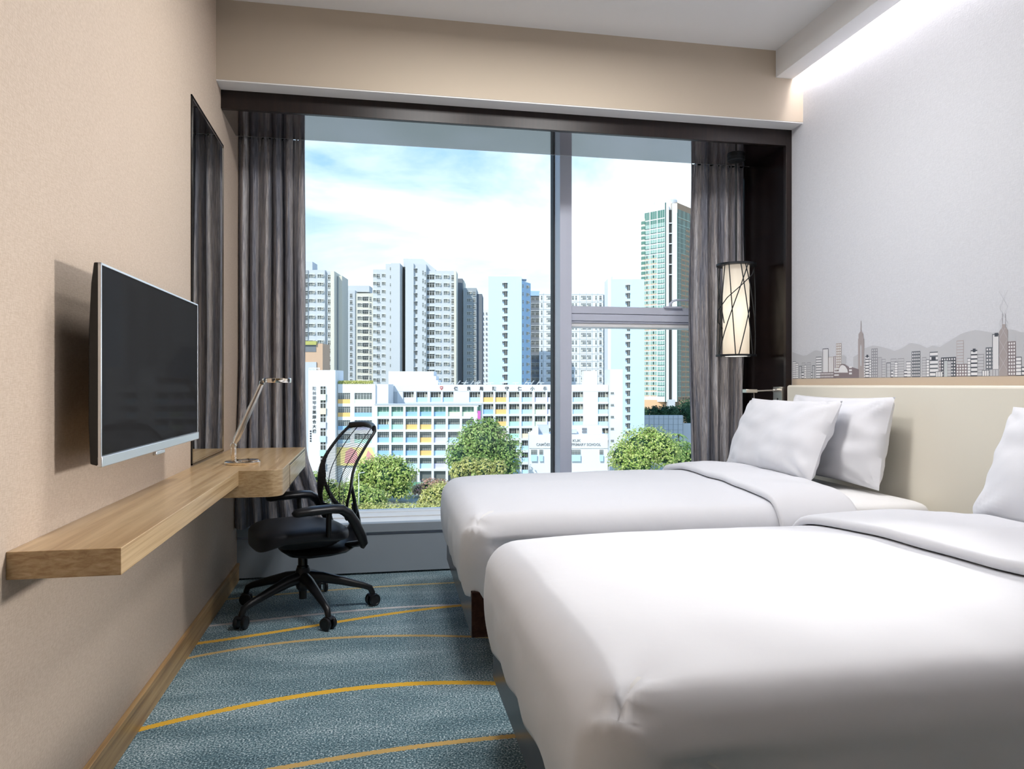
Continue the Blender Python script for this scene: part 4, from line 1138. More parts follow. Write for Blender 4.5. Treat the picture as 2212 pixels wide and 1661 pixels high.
class Bd:
    """A building: lateral metres and heights are given from the viewpoint, its base stands on the ground."""
    def __init__(self, name, label, c, d, group=None):
        self.o = thing(name, label, 'building', city(c, d, GZ), -YAW, group); self.c = c
    def block(self, name, m, c0, c1, z1, y0=0.0, y1=14.0, z0=None):
        z0 = GZ if z0 is None else z0
        return MB().box(c0 - self.c, c1 - self.c, y0, y1, z0 - GZ, z1 - GZ).build(name, m, self.o)
    def multi(self, name, mats, boxes):
        g = MB()
        for m_, c0, c1, y0, y1, z0, z1 in boxes:
            g.box(c0 - self.c, c1 - self.c, y0, y1, (GZ if z0 is None else z0) - GZ, z1 - GZ, m_)
        return g.build(name, mats, self.o)
    def column(self, kind, c0, c1, ztop, pitch, n, h, y=0.0, skip=()):
        for i in range(n):
            if i in skip: continue
            put('window', WM[kind], self.o, (c0 + c1) / 2 - self.c, y, ztop - h - i * pitch - GZ, c1 - c0, h)
    def bay(self, kind, c0, c1, zt, zs, zb, panel, y=0.0):
        put('window', WM[kind], self.o, (c0 + c1) / 2 - self.c, y, zs - GZ, c1 - c0, zt - zs)
        if panel:
            put('spandrel_panel', PANELS[panel], self.o, (c0 + c1) / 2 - self.c, y, zb - GZ, c1 - c0, zs - zb)
    def frame(self, name, m, cols, rows, c0, c1, z0, z1, proud, y=0.0):
        # piers and floor slabs standing proud of the wall around the openings
        g = MB(); e = [c0] + [q for p in cols for q in p] + [c1]
        for i in range(0, len(e), 2):
            if e[i + 1] - e[i] > 0.02:
                g.box(e[i] - self.c, e[i + 1] - self.c, y - proud, y + 0.05, z0 - GZ, z1 - GZ)
        r = [z1] + [q for p in rows for q in p] + [z0]
        for i in range(0, len(r), 2):
            for a, b in cols:
                if r[i] - r[i + 1] > 0.02:
                    g.box(a - self.c, b - self.c, y - proud, y + 0.05, r[i + 1] - GZ, r[i] - GZ)
        return g.build(name, m, self.o)
    def text(self, s, c, z, size, m, y, name='sign_lettering', align='CENTER', width=None):
        cu = bpy.data.curves.new('lettering', 'FONT'); cu.body = s; cu.size = size
        cu.align_x = align; cu.extrude = 0.03; cu.resolution_u = 2; cu.offset = 0.018 * size
        o = bpy.data.objects.new('lettering', cu); col.objects.link(o)
        dg = bpy.context.evaluated_depsgraph_get()
        me = bpy.data.meshes.new_from_object(o.evaluated_get(dg))
        bpy.data.objects.remove(o)
        me.materials.clear(); me.materials.append(MATS[m])
        if width:
            xs = [v.co.x for v in me.vertices]; k_ = width / (max(xs) - min(xs))
            for v in me.vertices: v.co.x *= k_
        q = bpy.data.objects.new(name, me); col.objects.link(q); q.parent = self.o
        q.location = (c - self.c, y, z - GZ); q.rotation_euler = (PI / 2, 0, 0)
        return q

# --- school, front wing with the coloured parapets
b = Bd('school_building', 'white school wing, seven bays of pastel parapets, behind the trees', -20.86, 185, 'school blocks')
cols = [(-33.58, -30.65), (-30.06, -27.12), (-26.53, -23.6), (-23.01, -20.08), (-19.49, -16.55), (-15.96, -13.03), (-12.44, -9.51)]
rows = [(-4.43, -5.72, -6.82), (-7.44, -8.9, -10.12), (-10.69, -12.15, -13.37), (-13.95, -15.41, -16.62), (-17.2, -18.66, -19.87), (-20.46, -24.34, -24.34)]
b.block('wall', 'conc_white', -34.08, -7.65, -3.94, 0.0, 4.6)
b.frame('facade_frame', 'conc_white', cols, [(r[0], r[2]) for r in rows], -34.19, -8.35, GZ, -3.83, 0.9)
pc_ = [['mint', 'mint', 'blue', 'blue', 'blue', 'lime', 'lime'], ['blue', 'mint', 'orange', 'orange', 'sky', 'sky', 'sky'], ['blue', 'mint', 'blue', 'orange', 'lilac', 'sky', 'sky'], ['blue', 'blue', 'blue', 'orange', 'sky', 'mint', 'sky'], ['sky', 'sky', 'sky', 'sky', 'lilac', 'sky', 'mint']]
for i, r in enumerate(rows[:5]):
    for j, (a, q) in enumerate(cols):
        b.bay('glazed' if i == 0 else ('gallery' if (i == 1 and j < 1) else 'class'), a, q, r[0], r[1], r[2], pc_[i][j], 0.0)
for a, q in cols:
    put('undercroft_opening', MB().box(-.5, .5, -.06, .2, 0, 1).mesh('undercroft_opening', 'pane_grey'), b.o, (a + q) / 2 - b.c, 0.0, rows[5][1] - GZ, q - a, rows[5][0] - rows[5][1])
b.multi('corner_glazing', ['pane_green', 'conc_white'], [(0, -8.69, -8.35, -0.95, 0.0, -6.03, -4.41), (0, -8.23, -7.88, -0.6, 0.0, -5.8, -4.17)])
b.multi('banner', ['banner_magenta'], [(0, -8.58, -7.82, -1.05, -0.92, -7.65, -5.45)])
b.multi('roof_slab', ['conc_pale'], [(0, -34.31, -7.53, -1.0, 4.6, -4.0, -3.77)])

# --- school, long rear block with the name on its parapet
b = Bd('school_building', 'long white school block with black characters along its parapet', -3.88, 200, 'school blocks')
cols = [(-29.39, -26.49), (-25.81, -22.81), (-22.06, -19.17), (-18.67, -15.79), (-11.53, -8.58), (-7.81, -5.05), (-4.51, -1.55), (-0.81, 1.94), (2.59, 5.43), (6.12, 9.02), (9.52, 12.34), (12.91, 15.66), (16.35, 19.17), (23.18, 25.94)]
rows = [(-0.84, -2.38, -3.65), (-4.11, -5.64, -6.89), (-7.38, -8.9, -10.14), (-10.65, -12.16, -13.39), (-13.93, -15.42, -16.63), (-17.2, -18.67, -19.88), (-20.47, -21.93, -23.12)]
b.block('wall', 'conc_white', -33.58, 25.94, 0.97, 0.0, 14.0)
b.frame('facade_frame', 'conc_white', cols, [(r[0], r[2]) for r in rows], -33.58, 25.94, GZ, -0.72, 0.8)
pc_ = [['white', 'sky', 'sky', 'sky', 'sky', 'orange', 'orange', 'sky', 'sky', 'lilac', 'lilac', 'lilac', 'sky', 'sky'],
       ['sky', 'sky', 'sky', 'sky', 'sky', 'blue', 'orange', 'sky', 'sky', 'lime', 'lilac', 'lime', 'sky', 'sky'],
       ['sky', 'sky', 'sky', 'sky', 'sky', 'sky', 'orange', 'mint', 'sky', 'lime', 'lilac', 'lime', 'sky', 'sky'],
       ['sky', 'sky', 'sky', 'sky', 'sky', 'cream', 'cream', 'mint', 'cream', 'lime', 'sky', 'lime', 'sky', 'sky'],
       ['sky'] * 14, ['sky'] * 14, ['sky'] * 14]
for i, r in enumerate(rows):
    for j, (a, q) in enumerate(cols):
        if j < 5 and i > 0: continue
        b.bay('gallery', a, q, r[0], r[1], r[2], pc_[i][j], 0.0)
b.multi('parapet', ['conc_white'], [(0, -33.58, 25.94, -0.85, 0.3, -0.74, 1.04)])
for s, u_ in zip('保良局陳守仁小學', [-15.1, -11.67, -8.23, -4.8, -1.37, 2.07, 5.5, 8.93]):
    b.text(s, u_, -0.4, 1.12, 'sign_grey' if s == '學' else 'sign_black', -0.9)  # last character greyed to imitate the reflection in the window glass
em = MB()
cx_, cz_ = -19.01 - b.c, 0.16 - GZ
em.prism([(cx_ - 0.42, cz_ + 0.5), (cx_ - 0.42, cz_), (cx_, cz_ - 0.6), (cx_ + 0.42, cz_), (cx_ + 0.42, cz_ + 0.5)], 'y', -0.95, -0.86, 0)
em.prism([(cx_ - 0.26, cz_ + 0.14), (cx_, cz_ - 0.24), (cx_ + 0.26, cz_ + 0.14)], 'y', -1.0, -0.95, 1)
em.box(cx_ - 0.42, cx_ + 0.42, -0.98, -0.95, cz_ + 0.2, cz_ + 0.32, 1)
em.build('crest', ['emblem_red', 'conc_pale'], b.o)
b.multi('roof_room', ['conc_white', 'conc_pale'], [(0, -33.58, -21.3, 1.0, 9.0, 0.91, 4.67), (0, -21.3, -20.68, 1.0, 9.0, 0.91, 3.42), (0, -20.68, -20.11, 1.0, 9.0, 0.91, 2.29), (1, -33.58, -30.89, -0.86, 0.1, -4.1, -0.84)])
b.multi('roof_turret', ['conc_white'], [(0, 19.42, 23.06, 0.0, 5.0, 0.91, 4.8)])
g = MB()
for u_ in [-19.55, -16.13, -12.71, -9.29, -5.86, -2.44, 0.98, 4.4, 7.82, 11.24, 14.66]:
    x = u_ - b.c; z = 1.04 - GZ
    g.box(x - 0.06, x + 0.06, -0.3, -0.18, z, z + 0.55); g.box(x - 0.9, x + 0.9, -0.32, -0.16, z + 0.45, z + 0.58)
g.build('roof_rail', 'conc_white', b.o)
g = MB()
for u_ in [-14.54, -12.78, -10.9, -9.52, -9.02, 3.76, 5.51, 7.14]:
    x = u_ - b.c; z = 1.04 - GZ
    g.prism([(x - 0.55, z), (x - 0.25, z), (x + 0.6, z + 1.1), (x + 0.3, z + 1.15)], 'y', 0.6, 1.4)
g.build('roof_panel_frames', 'conc_grey', b.o)

# --- school, left wing and stair tower
b = Bd('school_building', 'left school wing with orange and blue parapets, beside the grey tower with characters', -38.81, 190, 'school blocks')
cols = [(-44.8, -41.61), (-40.51, -36.02)]
rows = [(-1.08, -2.7, -3.79), (-4.58, -6.14, -7.2), (-8.08, -9.58, -10.6), (-11.58, -13.02, -14.01)]
b.block('wall', 'conc_white', -44.82, -31.9, 1.16, 0.5, 8.8)
b.frame('facade_frame', 'conc_white', cols, [(r[0], r[2]) for r in rows], -44.82, -35.12, GZ, 1.22, 0.5, 0.5)
pc_ = [['orange', 'lime'], ['orange', 'blue'], ['blue', 'lilac'], ['sky', 'mint']]
for i, r in enumerate(rows):
    for j, (a, q) in enumerate(cols):
        b.bay('class', a, q, r[0], r[1], r[2], pc_[i][j], 0.5)
mu_ = MB()
def mpoly(pts, mi, y):
    mu_.prism([(p[0] - b.c, p[1] - GZ) for p in pts], 'y', y, y + 0.05, mi)
mpoly([(-45.0, -15.03), (-35.0, -15.03), (-35.0, -19.67), (-45.0, -19.67)], 0, -0.56)
mpoly([(-42.98, -19.08), (-42.62, -16.1), (-41.19, -15.03), (-39.76, -16.1), (-39.4, -19.08)], 1, -0.60)
mpoly([(-38.1, -19.08), (-36.9, -15.75), (-35.0, -18.13), (-35.0, -19.08)], 1, -0.60)
mpoly([(-36.07, -15.03), (-35.0, -15.03), (-35.0, -17.29)], 2, -0.62)
mu_.build('painted_mural', ['mural_yellow', 'mural_pink', 'mural_green', 'mural_blue'], b.o)
g = MB(); random.seed(5)
for i in range(900):
    x = -44.88 - b.c + random.random() * 8.810000000000002; z = 1.16 - GZ + random.random() * 0.7
    y = random.random() * 2; s_ = 0.12; a = random.random() * 6
    g.quad((x - s_ * math.cos(a), y, z), (x + s_ * math.cos(a), y + s_, z), (x + s_ * math.cos(a), y + s_, z + 0.3), (x - s_ * math.cos(a), y, z + 0.3))
ro = g.build('roof_planting', 'leaf_yellow', b.o); ro['kind'] = 'stuff'
b = Bd('school_building', 'slim white stair tower with a vertical line of black characters', -48.53, 188, 'school blocks')
g = MB()
x0_, x1_, x2_ = -52.36 - b.c, -51.24 - b.c, -44.94 - b.c
zt_ = 4.75 - GZ
g.prism([(x0_, 2.0), (x1_, 0.0), (x2_, 0.0), (x2_, 9.0), (x0_, 9.0)], 'z', 0.0, zt_)
g.build('wall', 'conc_white', b.o)
for i, k_ in enumerate(('lime', 'cream', 'lilac', 'sky', 'mint', 'white')):
    zt2 = 0.61 - i * 3.54
    b.bay('casement', -48.81, -47.28, zt2, zt2 - 1.98, zt2 - 3.52, k_, 0.0)
for i, s in enumerate('陳林碧琴音樂綜合大樓'):
    b.text(s, -50.3, -0.25 - i * 1.211, 0.98, 'sign_black' if i > 4 else 'sign_grey', -0.06)
b.multi('small_plates', ['sign_black'], [(0, -51.42, -51.03, -0.08, 0.6, z_, z_ + 0.38) for z_ in [-10.97, -11.6, -12.22, -12.85, -13.47]])
b.multi('roof_rail', ['conc_white'], [(0, c_, c_ + 0.75, 2.0, 2.1, 5.22, 5.4) for c_ in [-52.36, -51.63, -50.9, -50.17]] + [(0, -52.42, -49.59, 2.0, 2.1, 5.01, 5.07)] + [(0, c_, c_ + 0.12, 2.0, 2.1, 4.69, 5.4) for c_ in [-52.36, -51.45, -50.55, -49.64]])
b = Bd('school_building', 'white stair block with one column of tiny windows beside the blue tower', 27.39, 196, 'school blocks')
b.block('wall', 'conc_white', 26.04, 29.35, 5.15, 0.0, 12.0)
b.column('slot', 26.19, 27.05, -0.93, 3.156, 6, 0.54)
# --- school hall with English lettering
b = Bd('school_hall', 'low white hall with English school lettering behind the window mullion', 13.45, 176, 'school blocks')
b.block('wall', 'conc_white', 4.08, 22.83, -10.98, 0.0, 12.0)
b.multi('parapet', ['conc_white', 'conc_pale'], [(0, 4.08, 22.83, -0.15, 0.2, -14.06, -10.86), (1, 6.29, 9.15, 6.0, 10.0, -10.98, -8.99), (0, 14.01, 22.06, 5.0, 10.0, -10.98, -9.1)])
g = MB(); g.prism([(4.08 - b.c, -10.98 - GZ), (6.29 - b.c, -10.98 - GZ), (6.29 - b.c, -8.99 - GZ)], 'y', 0.5, 6.0); g.build('ramp_wall', 'conc_white', b.o)
b.multi('louvre', ['conc_dark', 'conc_pale'], [(0, 17.15, 18.31, 4.8, 5.05, -10.09, -9.54), (0, 17.15, 18.31, 4.8, 5.05, -10.75, -10.31), (1, 14.12, 15.77, 3.5, 4.5, -10.75, -9.87)])
b.text('PO LEUNG KUK', 16.32, -12.52, 0.82, 'sign_grey', -0.2, align='RIGHT', width=6.84)
b.text('CAMÕES TAN SIU LIN PRIMARY SCHOOL', 5.73, -13.47, 0.86, 'sign_grey', -0.2, align='LEFT', width=15.38)
for c0_, c1_ in [(6.51, 7.39), (14.12, 16.32), (20.84, 21.72), (4.52, 5.95)]:
    b.bay('class', c0_, c1_, -14.39, -15.61, -17.15, 'sky', 0.0)

# --- apartment towers behind the school
def P(px, d): return px * d / 1596.0
E_G = 'apartment towers behind the school'
d = 270
b = Bd('apartment_tower', 'grey apartment tower at the far left, next to the left curtain', -70.38, d, E_G)
b.block('wall', 'conc_pale', -78.83, -68.35, 42.97, 0, 14)
b.block('recess_wall', 'conc_grey', -76.3, -74.44, 42.8, -0.4, 0)
b.block('side_wing', 'conc_pale', -68.35, -66.15, 42.63, 1.0, 14)
b.block('edge_pier', 'conc_cream', -66.23, -64.86, 42.46, -0.5, 14)
b.block('rear_wing', 'conc_cream', -64.86, -63.02, 41.45, 4.0, 14)
b.block('pipe_slot', 'conc_grey', -64.74, -64.35, 41.11, 3.8, 4.1)
b.block('roof_room', 'conc_pale', -77.99, -73.76, 46.52, 3, 10, 42.8)
zt_, p_ = 41.28, P(17.8, d)
b.column('wide', -76.04, -74.52, zt_, p_, 14, P(9.5, d), -0.4)
b.column('cooler', -74.27, -71.9, zt_, p_, 14, P(7.8, d))
b.column('cooler', -71.14, -68.77, zt_, p_, 14, P(7.8, d))
b.column('casement', -67.53, -66.32, zt_, p_, 14, P(9.5, d), 1.0)

d = 335
b = Bd('apartment_tower', 'lower grey apartment tower between the two larger pale towers', -70.95, d, E_G)
b.block('wall', 'conc_pale', -78.29, -71.16, 43.81, 0, 14)
b.block('right_wing', 'conc_cream', -71.16, -62.97, 42.56, 0.6, 14)
b.block('roof_room', 'conc_pale', -77.87, -65.49, 46.44, 4, 12, 43.6)
p_ = P(14.2, d)
b.column('casement', -76.61, -75.35, 42.24, p_, 15, P(8, d))
b.column('casement', -73.57, -72.33, 42.24, p_, 15, P(8, d))
b.column('cooler', -70.21, -67.8, 40.88, p_, 14, P(8, d), 0.6)
b.column('wide', -67.69, -65.28, 40.88, p_, 14, P(8.4, d), 0.6)
b.column('casement', -64.75, -63.81, 40.88, p_, 14, P(8, d), 0.6)

d = 265
b = Bd('apartment_tower', 'tallest pale apartment tower with a dark recess up the middle', -35.03, d, E_G)
b.block('left_wing', 'conc_pale', -50.23, -45.33, 42.69, 2.0, 9.4)
b.block('left_pier', 'conc_pale', -45.41, -43.42, 44.44, 0.6, 9.4)
b.block('centre_pier', 'conc_pale', -43.42, -40.18, 44.6, 0.0, 9.4)
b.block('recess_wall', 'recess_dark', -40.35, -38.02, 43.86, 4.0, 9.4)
b.block('recess_return', 'conc_pale', -40.26, -39.77, 44.19, 1.2, 9.4)
b.block('right_pier', 'conc_pale', -38.27, -35.28, 44.6, 0.0, 9.4)
b.block('right_bay', 'conc_pale', -35.28, -30.88, 44.44, 0.8, 9.4)
b.block('right_wing', 'conc_pale', -30.88, -20.76, 42.19, 2.2, 9.4)
b.block('end_pier', 'conc_cream', -20.92, -20.09, 42.03, 1.2, 9.4)
g = MB(); g.prism([(-39.52 - b.c, 44.02 - GZ), (-27.89 - b.c, 42.03 - GZ), (-27.89 - b.c, 43.03 - GZ), (-32.38 - b.c, 46.76 - GZ), (-39.52 - b.c, 46.93 - GZ)], 'y', 4.0, 9.2)
g.build('roof_room', 'conc_pale', b.o)
b.multi('roof_mast', ['conc_white'], [(0, -37.11, -36.98, 5, 5.15, 46.68, 48.01), (0, -37.36, -36.61, 4.9, 5.2, 47.76, 48.09)])
p_ = P(17.45, d)
z_ = 40.95
b.column('cooler', -50.18, -48.82, z_, p_, 15, P(7, d), 2.0)
b.column('casement', -48.78, -47.75, z_, p_, 15, P(8, d), 2.0)
b.column('cooler', -47.07, -45.49, z_, p_, 15, P(7, d), 2.0)
b.column('slot', -43.87, -43.5, 43.19, p_, 16, P(6, d), 0.6)
b.column('stair', -35.2, -34.12, 42.86, p_ * 1.02, 15, P(9.5, d), 0.8)
b.column('slot', -32.24, -31.78, 42.03, p_, 15, P(9, d), 0.8)
b.column('slot', -31.45, -31.02, 41.53, p_, 15, P(9, d), 0.8)
b.column('wide', -30.8, -27.99, 40.78, P(17.25, d), 15, P(10, d), 2.2)
b.column('cooler', -27.68, -25.65, 40.53, P(17.25, d), 15, P(8.2, d), 2.2)
b.column('cooler', -24.77, -22.68, 40.53, P(17.25, d), 15, P(8.2, d), 2.2)
b.column('casement', -21.95, -20.92, 40.62, P(17.25, d), 15, P(10, d), 2.2)

d = 275
b = Bd('apartment_tower', 'dark grey stepped apartment block between tall pale and blue towers', -16.2, d, E_G)
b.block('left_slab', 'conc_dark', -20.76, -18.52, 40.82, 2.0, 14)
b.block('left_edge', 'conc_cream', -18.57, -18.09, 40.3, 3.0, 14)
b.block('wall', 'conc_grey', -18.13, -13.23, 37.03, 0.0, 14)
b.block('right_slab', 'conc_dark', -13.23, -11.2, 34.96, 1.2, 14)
b.column('cooler', -16.82, -14.89, 35.56, P(14.3, d), 15, P(7.4, d))
b.column('casement', -14.54, -13.54, 35.56, P(14.3, d), 15, P(8, d))

d = 345
b = Bd('apartment_tower', 'small distant pale tower just left of the blue tower', -12.54, d, E_G)
b.block('wall', 'conc_white', -14.27, -9.94, 36.23, 0.0, 14)
b.column('casement', -13.83, -13.06, 34.71, P(11.1, d), 15, P(4.6, d))
b.column('casement', -12.23, -11.5, 34.71, P(11.1, d), 15, P(4.2, d))

d = 258
b = Bd('apartment_tower', 'pale blue slab tower with one line of windows, left of the mullion', -0.97, d, E_G)
b.block('wall', 'sky_blue_paint', -8.24, 3.39, 38.85, 0.0, 10)
g = MB(); g.prism([(3.31 - b.c, 0.0), (6.71 - b.c, 7.5), (6.71 - b.c, 12.0), (3.31 - b.c, 12.0)], 'z', 0.0, 37.39 - GZ)
g.build('side_wall', 'mid_blue_paint', b.o)
b.column('stair', -3.39, -1.62, 36.66, P(18.0, d), 14, P(12.5, d))
ang = math.atan2(7.5, 3.4)
for i in range(13):
    for f_, w_, k_ in ((0.16, 1.0, 'slot'), (0.62, 1.9, 'cooler')):
        x = (3.31 - b.c) + f_ * 3.4; y = f_ * 7.5
        put('window', WM[k_], b.o, x, y, 34.97 - i * P(17.0, d) - GZ, w_ * 0.9, P(7.5, d), ang)
b.multi('roof_room', ['conc_white'], [(0, -2.1, 5.17, 3.0, 9.0, 38.36, 39.82), (0, -5.82, -2.1, 2.0, 2.3, 38.85, 39.33)])

d = 290
b = Bd('apartment_tower', 'wide pale gridded apartment block crossing behind the mullion', 22.53, d, E_G)
b.block('recess_wall', 'conc_dark', 6.18, 10.9, 36.26, 1.5, 12)
b.block('recess_head', 'mid_blue_paint', 6.18, 10.9, 37.9, 0.8, 12, 36.08)
b.block('wall', 'conc_white', 10.72, 35.8, 37.17, 0.0, 12)
b.block('end_recess', 'conc_grey', 35.61, 37.43, 36.44, 1.0, 12)
b.block('roof_room', 'conc_white', 7.99, 17.08, 38.99, 4.0, 10, 36.99)
p_ = P(16.05, d); z_ = 35.9
for k_, a, q in (('wide', 7.49, 8.98), ('wide', 9.23, 10.72)):
    b.column(k_, a, q, z_ , p_, 13, P(8.5, d), 1.5)
for k_, a, q in (('slot', 11.41, 11.92), ('wide_pale', 13.45, 15.17), ('wide_pale', 23.08, 24.35), ('slot', 24.89, 25.44), ('wide_pale', 27.02, 29.04), ('wide_pale', 29.33, 31.07), ('slot', 32.71, 33.25), ('casement', 34.25, 35.16)):
    b.column(k_, a, q, z_, p_, 13, P(8.6, d))
b.column('wide_pale', 35.8, 36.99, 35.35, p_, 13, P(7.2, d), 1.0)
g = MB()
for i in range(13):
    zz = z_ + 0.5 - i * p_ - GZ
    g.box(10.72 - b.c, 35.8 - b.c, -0.10, 0.05, zz, zz + 0.16)
for u_ in [12.36, 15.63, 26.53, 29.18, 31.43, 33.62]:
    g.box(u_ - b.c - 0.08, u_ - b.c + 0.08, -0.10, 0.05, 0, 36.99 - GZ)
g.build('joint_strips', 'conc_pale', b.o)

d = 255
b = Bd('apartment_tower', 'pale blue slab tower right of the mullion, behind the sash handle', 39.78, d, E_G)
b.block('wall', 'sky_blue_paint', 34.19, 45.7, 37.45, 0.0, 10)
b.block('side_wall', 'conc_white', 33.15, 34.22, 37.77, 0.5, 10)
b.column('stair', 39.08, 40.71, 35.53, P(17.55, d), 19, P(12.3, d))
b.multi('roof_room', ['conc_white'], [(0, 35.15, 39.94, 3.0, 8.0, 37.29, 39.05), (0, 39.94, 41.54, 3.0, 8.0, 37.29, 38.41)])

# low brown building at far left
b = Bd('brown_building', 'low brown rendered building in front of the far left tower', -60.62, 225)
b.block('wall', 'brown_render', -64.85, -57.66, 13.58, 0.0, 9)
b.block('lower_wall', 'conc_pale', -64.85, -59.49, 7.94, -0.4, 9)
b.multi('roof_trellis', ['conc_dark', 'leaf_yellow'], [(0, -63.3, -59.63, -0.1, 0.2, 11.04, 13.29), (1, -63.58, -59.49, -0.6, 1.0, 13.15, 14.28)])

# --- tall green glass tower, seen on its corner
d = 430
b = Bd('apartment_tower', 'tall green glass tower on the right, beside the right curtain', 90.26, d, None)
TB = -9.0
TT = 106.98
def wing(rz, xc, length, side):
    """One face of the tower: a slab whose window side looks back towards the street."""
    root = b.o
    a = rz
    me = MB().box(0, length, 0.0, 9.0, TB - GZ, TT - GZ).build('left_face' if side == 'l' else 'right_face', 'conc_cream' if side == 'l' else 'tile_brown', root)
    me.location = (xc - b.c, 0.0, 0.0); me.rotation_euler = (0, 0, a)
    return me
LW, RW = 15.2, 20.0
# right face runs away to the right; left face runs away to the left (built from its far end)
ra = rad(51)
wr = wing(ra, 96.18, RW, 'r')
la = rad(-45)
lx, ly = -LW * math.cos(la), -LW * math.sin(la)
wl = MB().box(0, LW, 0.0, 9.0, TB - GZ, TT - GZ).build('left_face', 'conc_white', b.o)
wl.location = (89.31 - b.c + lx, ly, 0.0); wl.rotation_euler = (0, 0, la)
b.multi('core', ['conc_white', 'recess_dark', 'pane_green_dark', 'tile_brown'], [
    (0, 89.58, 91.33, 0.0, 8.0, TB, TT - 0.5), (0, 93.36, 96.18, 0.0, 8.0, TB, TT - 0.5),
    (1, 91.2, 93.49, 1.6, 8.0, TB, 103.08), (0, 91.07, 93.76, 2.5, 8.0, 103.08, TT + 1.0),
    (2, 89.07, 89.61, -0.1, 2.0, TB, TT), (2, 96.08, 96.51, -0.1, 2.0, TB, TT - 6)] +
    [(0, 91.07, 93.62, 0.8, 2.2, z_, z_ + 0.5) for z_ in [94.99, 88.99, 82.98, 76.97, 70.96, 64.95]])
g = MB(); g.lathe([(0.0, TT - GZ), (6.6, TT - GZ), (6.9, TT + 2.6 - GZ), (6.6, TT + 3.4 - GZ), (0.0, TT + 3.4 - GZ)], (1.0, 9.0, 0.0), 24)
g.build('roof_drum', 'conc_white', b.o)
def on_face(rz, ox, oy, t, z, w, h, kind):
    put('window', WM[kind], b.o, ox + t * math.cos(rz), oy + t * math.sin(rz), z - GZ, w, h, rz)
fp = P(11.12, d)
ox_, oy_ = 89.31 - b.c + lx, ly
for i in range(34):
    z = 93.11 - i * fp
    for t, w in ((2.4, 3.6), (7.0, 4.4), (12.2, 4.8)):
        k_ = 'flat' if (i < 6 or t > 12) else 'flat_peach'
        on_face(la, ox_, oy_, t, z, w, fp * 0.80, k_)
ox2, oy2 = 96.18 - b.c, 0.0
for i in range(34):
    z = 92.84 - i * fp
    if i < 6:
        on_face(ra, ox2, oy2, 3.0, z, 5.2, fp * 0.96, 'glass'); on_face(ra, ox2, oy2, 8.4, z, 5.2, fp * 0.96, 'glass')
    else:
        on_face(ra, ox2, oy2, 2.6, z, 4.6, fp * 0.96, 'glass'); on_face(ra, ox2, oy2, 8.2, z, 4.0, fp * 0.62, 'pair')
    on_face(ra, ox2, oy2, 14.0, z, 4.2, fp * 0.62, 'pair')
for z, h in ((98.5, P(18, d)), (94.46, P(13.5, d))):
    for t, w in ((2.4, 3.4), (7.0, 4.4), (12.2, 4.8)):
        on_face(la, ox_, oy_, t, z, w, h, 'glazed')
    for t in (3.0, 8.6, 14.2):
        on_face(ra, ox2, oy2, t, z, 5.2, h, 'glass')
bay = MB(); bay.lathe([(0.0, 60.51 - GZ), (1.5, 60.51 - GZ), (1.5, 99.84 - GZ), (0.0, 99.84 - GZ)], (ox_ + 0.3, oy_ + 0.6, 0), 16)
for i in range(13):
    z = 96.61 - i * fp - GZ
    bay.lathe([(0.0, z), (1.75, z), (1.75, z + 1.6), (0.0, z + 1.6)], (ox_ + 0.3, oy_ + 0.6, 0), 16, mi=1)
bay.build('curved_bay', ['conc_cream', 'pane_green'], b.o)
b.multi('podium', ['tile_peach', 'tile_brown', 'conc_pale'], [(0, 75.17, 89.18, 4.0, 30.0, GZ, -7.93), (1, 89.18, 106.15, 2.0, 30.0, GZ, -7.93), (2, 90.26, 94.3, -3.0, 2.0, GZ, -7.66)])

# --- retaining wall on the slope below the green tower
b = Bd('retaining_wall', 'grey panelled retaining wall below the green tower, behind the round tree', 60.69, 290)
b.block('wall', 'conc_pale', 51.97, 67.05, -10.98, 0.0, 1.5)
b.block('step_wall', 'conc_pale', 67.05, 77.04, -14.25, 2.0, 3.5)
g = MB()
for u_ in [51.97, 53.86, 55.75, 57.64, 59.53, 61.42, 63.31, 65.2, 67.09]:
    g.box(u_ - b.c - 0.12, u_ - b.c + 0.12, -0.06, 0.05, 0, -11.07 - GZ)
for z_ in [-12.44, -14.62, -16.8, -18.98, -21.16]:
    g.box(51.97 - b.c, 67.05 - b.c, -0.06, 0.05, z_ - GZ, z_ - GZ + 0.14)
g.build('joints', 'conc_grey', b.o)

# ------------------------------------------------------------------ trees and planting
def crown_mesh(blobs, n, leaf, seed, flat=0.0):
    """Leaf quads on and inside overlapping ellipsoids (local metres)."""
    random.seed(seed); g = MB()
    wts = [b_[3] ** 2 for b_ in blobs]
    for i in range(n):
        bl = random.choices(blobs, wts)[0]
        a = random.random() * 2 * PI; zz = random.uniform(-0.75, 1.0); rr = math.sqrt(max(0, 1 - zz * zz))
        q = random.uniform(0.72, 1.05) + 0.34 * nz(math.cos(a) * rr * 2.2 + bl[0], math.sin(a) * rr * 2.2 + seed, zz * 2.2, 1.5)
        nrm = Vector((rr * math.cos(a), rr * math.sin(a), zz))
        p = Vector((bl[0] + nrm.x * bl[3] * q, bl[1] + nrm.y * bl[3] * q, bl[2] + nrm.z * bl[4] * q))
        nn_ = (nrm + Vector((random.uniform(-.8, .8), random.uniform(-.8, .8), random.uniform(-.2, .9)))).normalized()
        t1 = nn_.orthogonal().normalized(); t1 = (Matrix.Rotation(random.random() * 6.28, 3, nn_) @ t1)
        t2 = nn_.cross(t1)
        s = leaf * random.uniform(0.6, 1.3)
        g.quad(tuple(p - t1 * s), tuple(p - t2 * s * 0.6), tuple(p + t1 * s), tuple(p + t2 * s * 0.6))
    return g
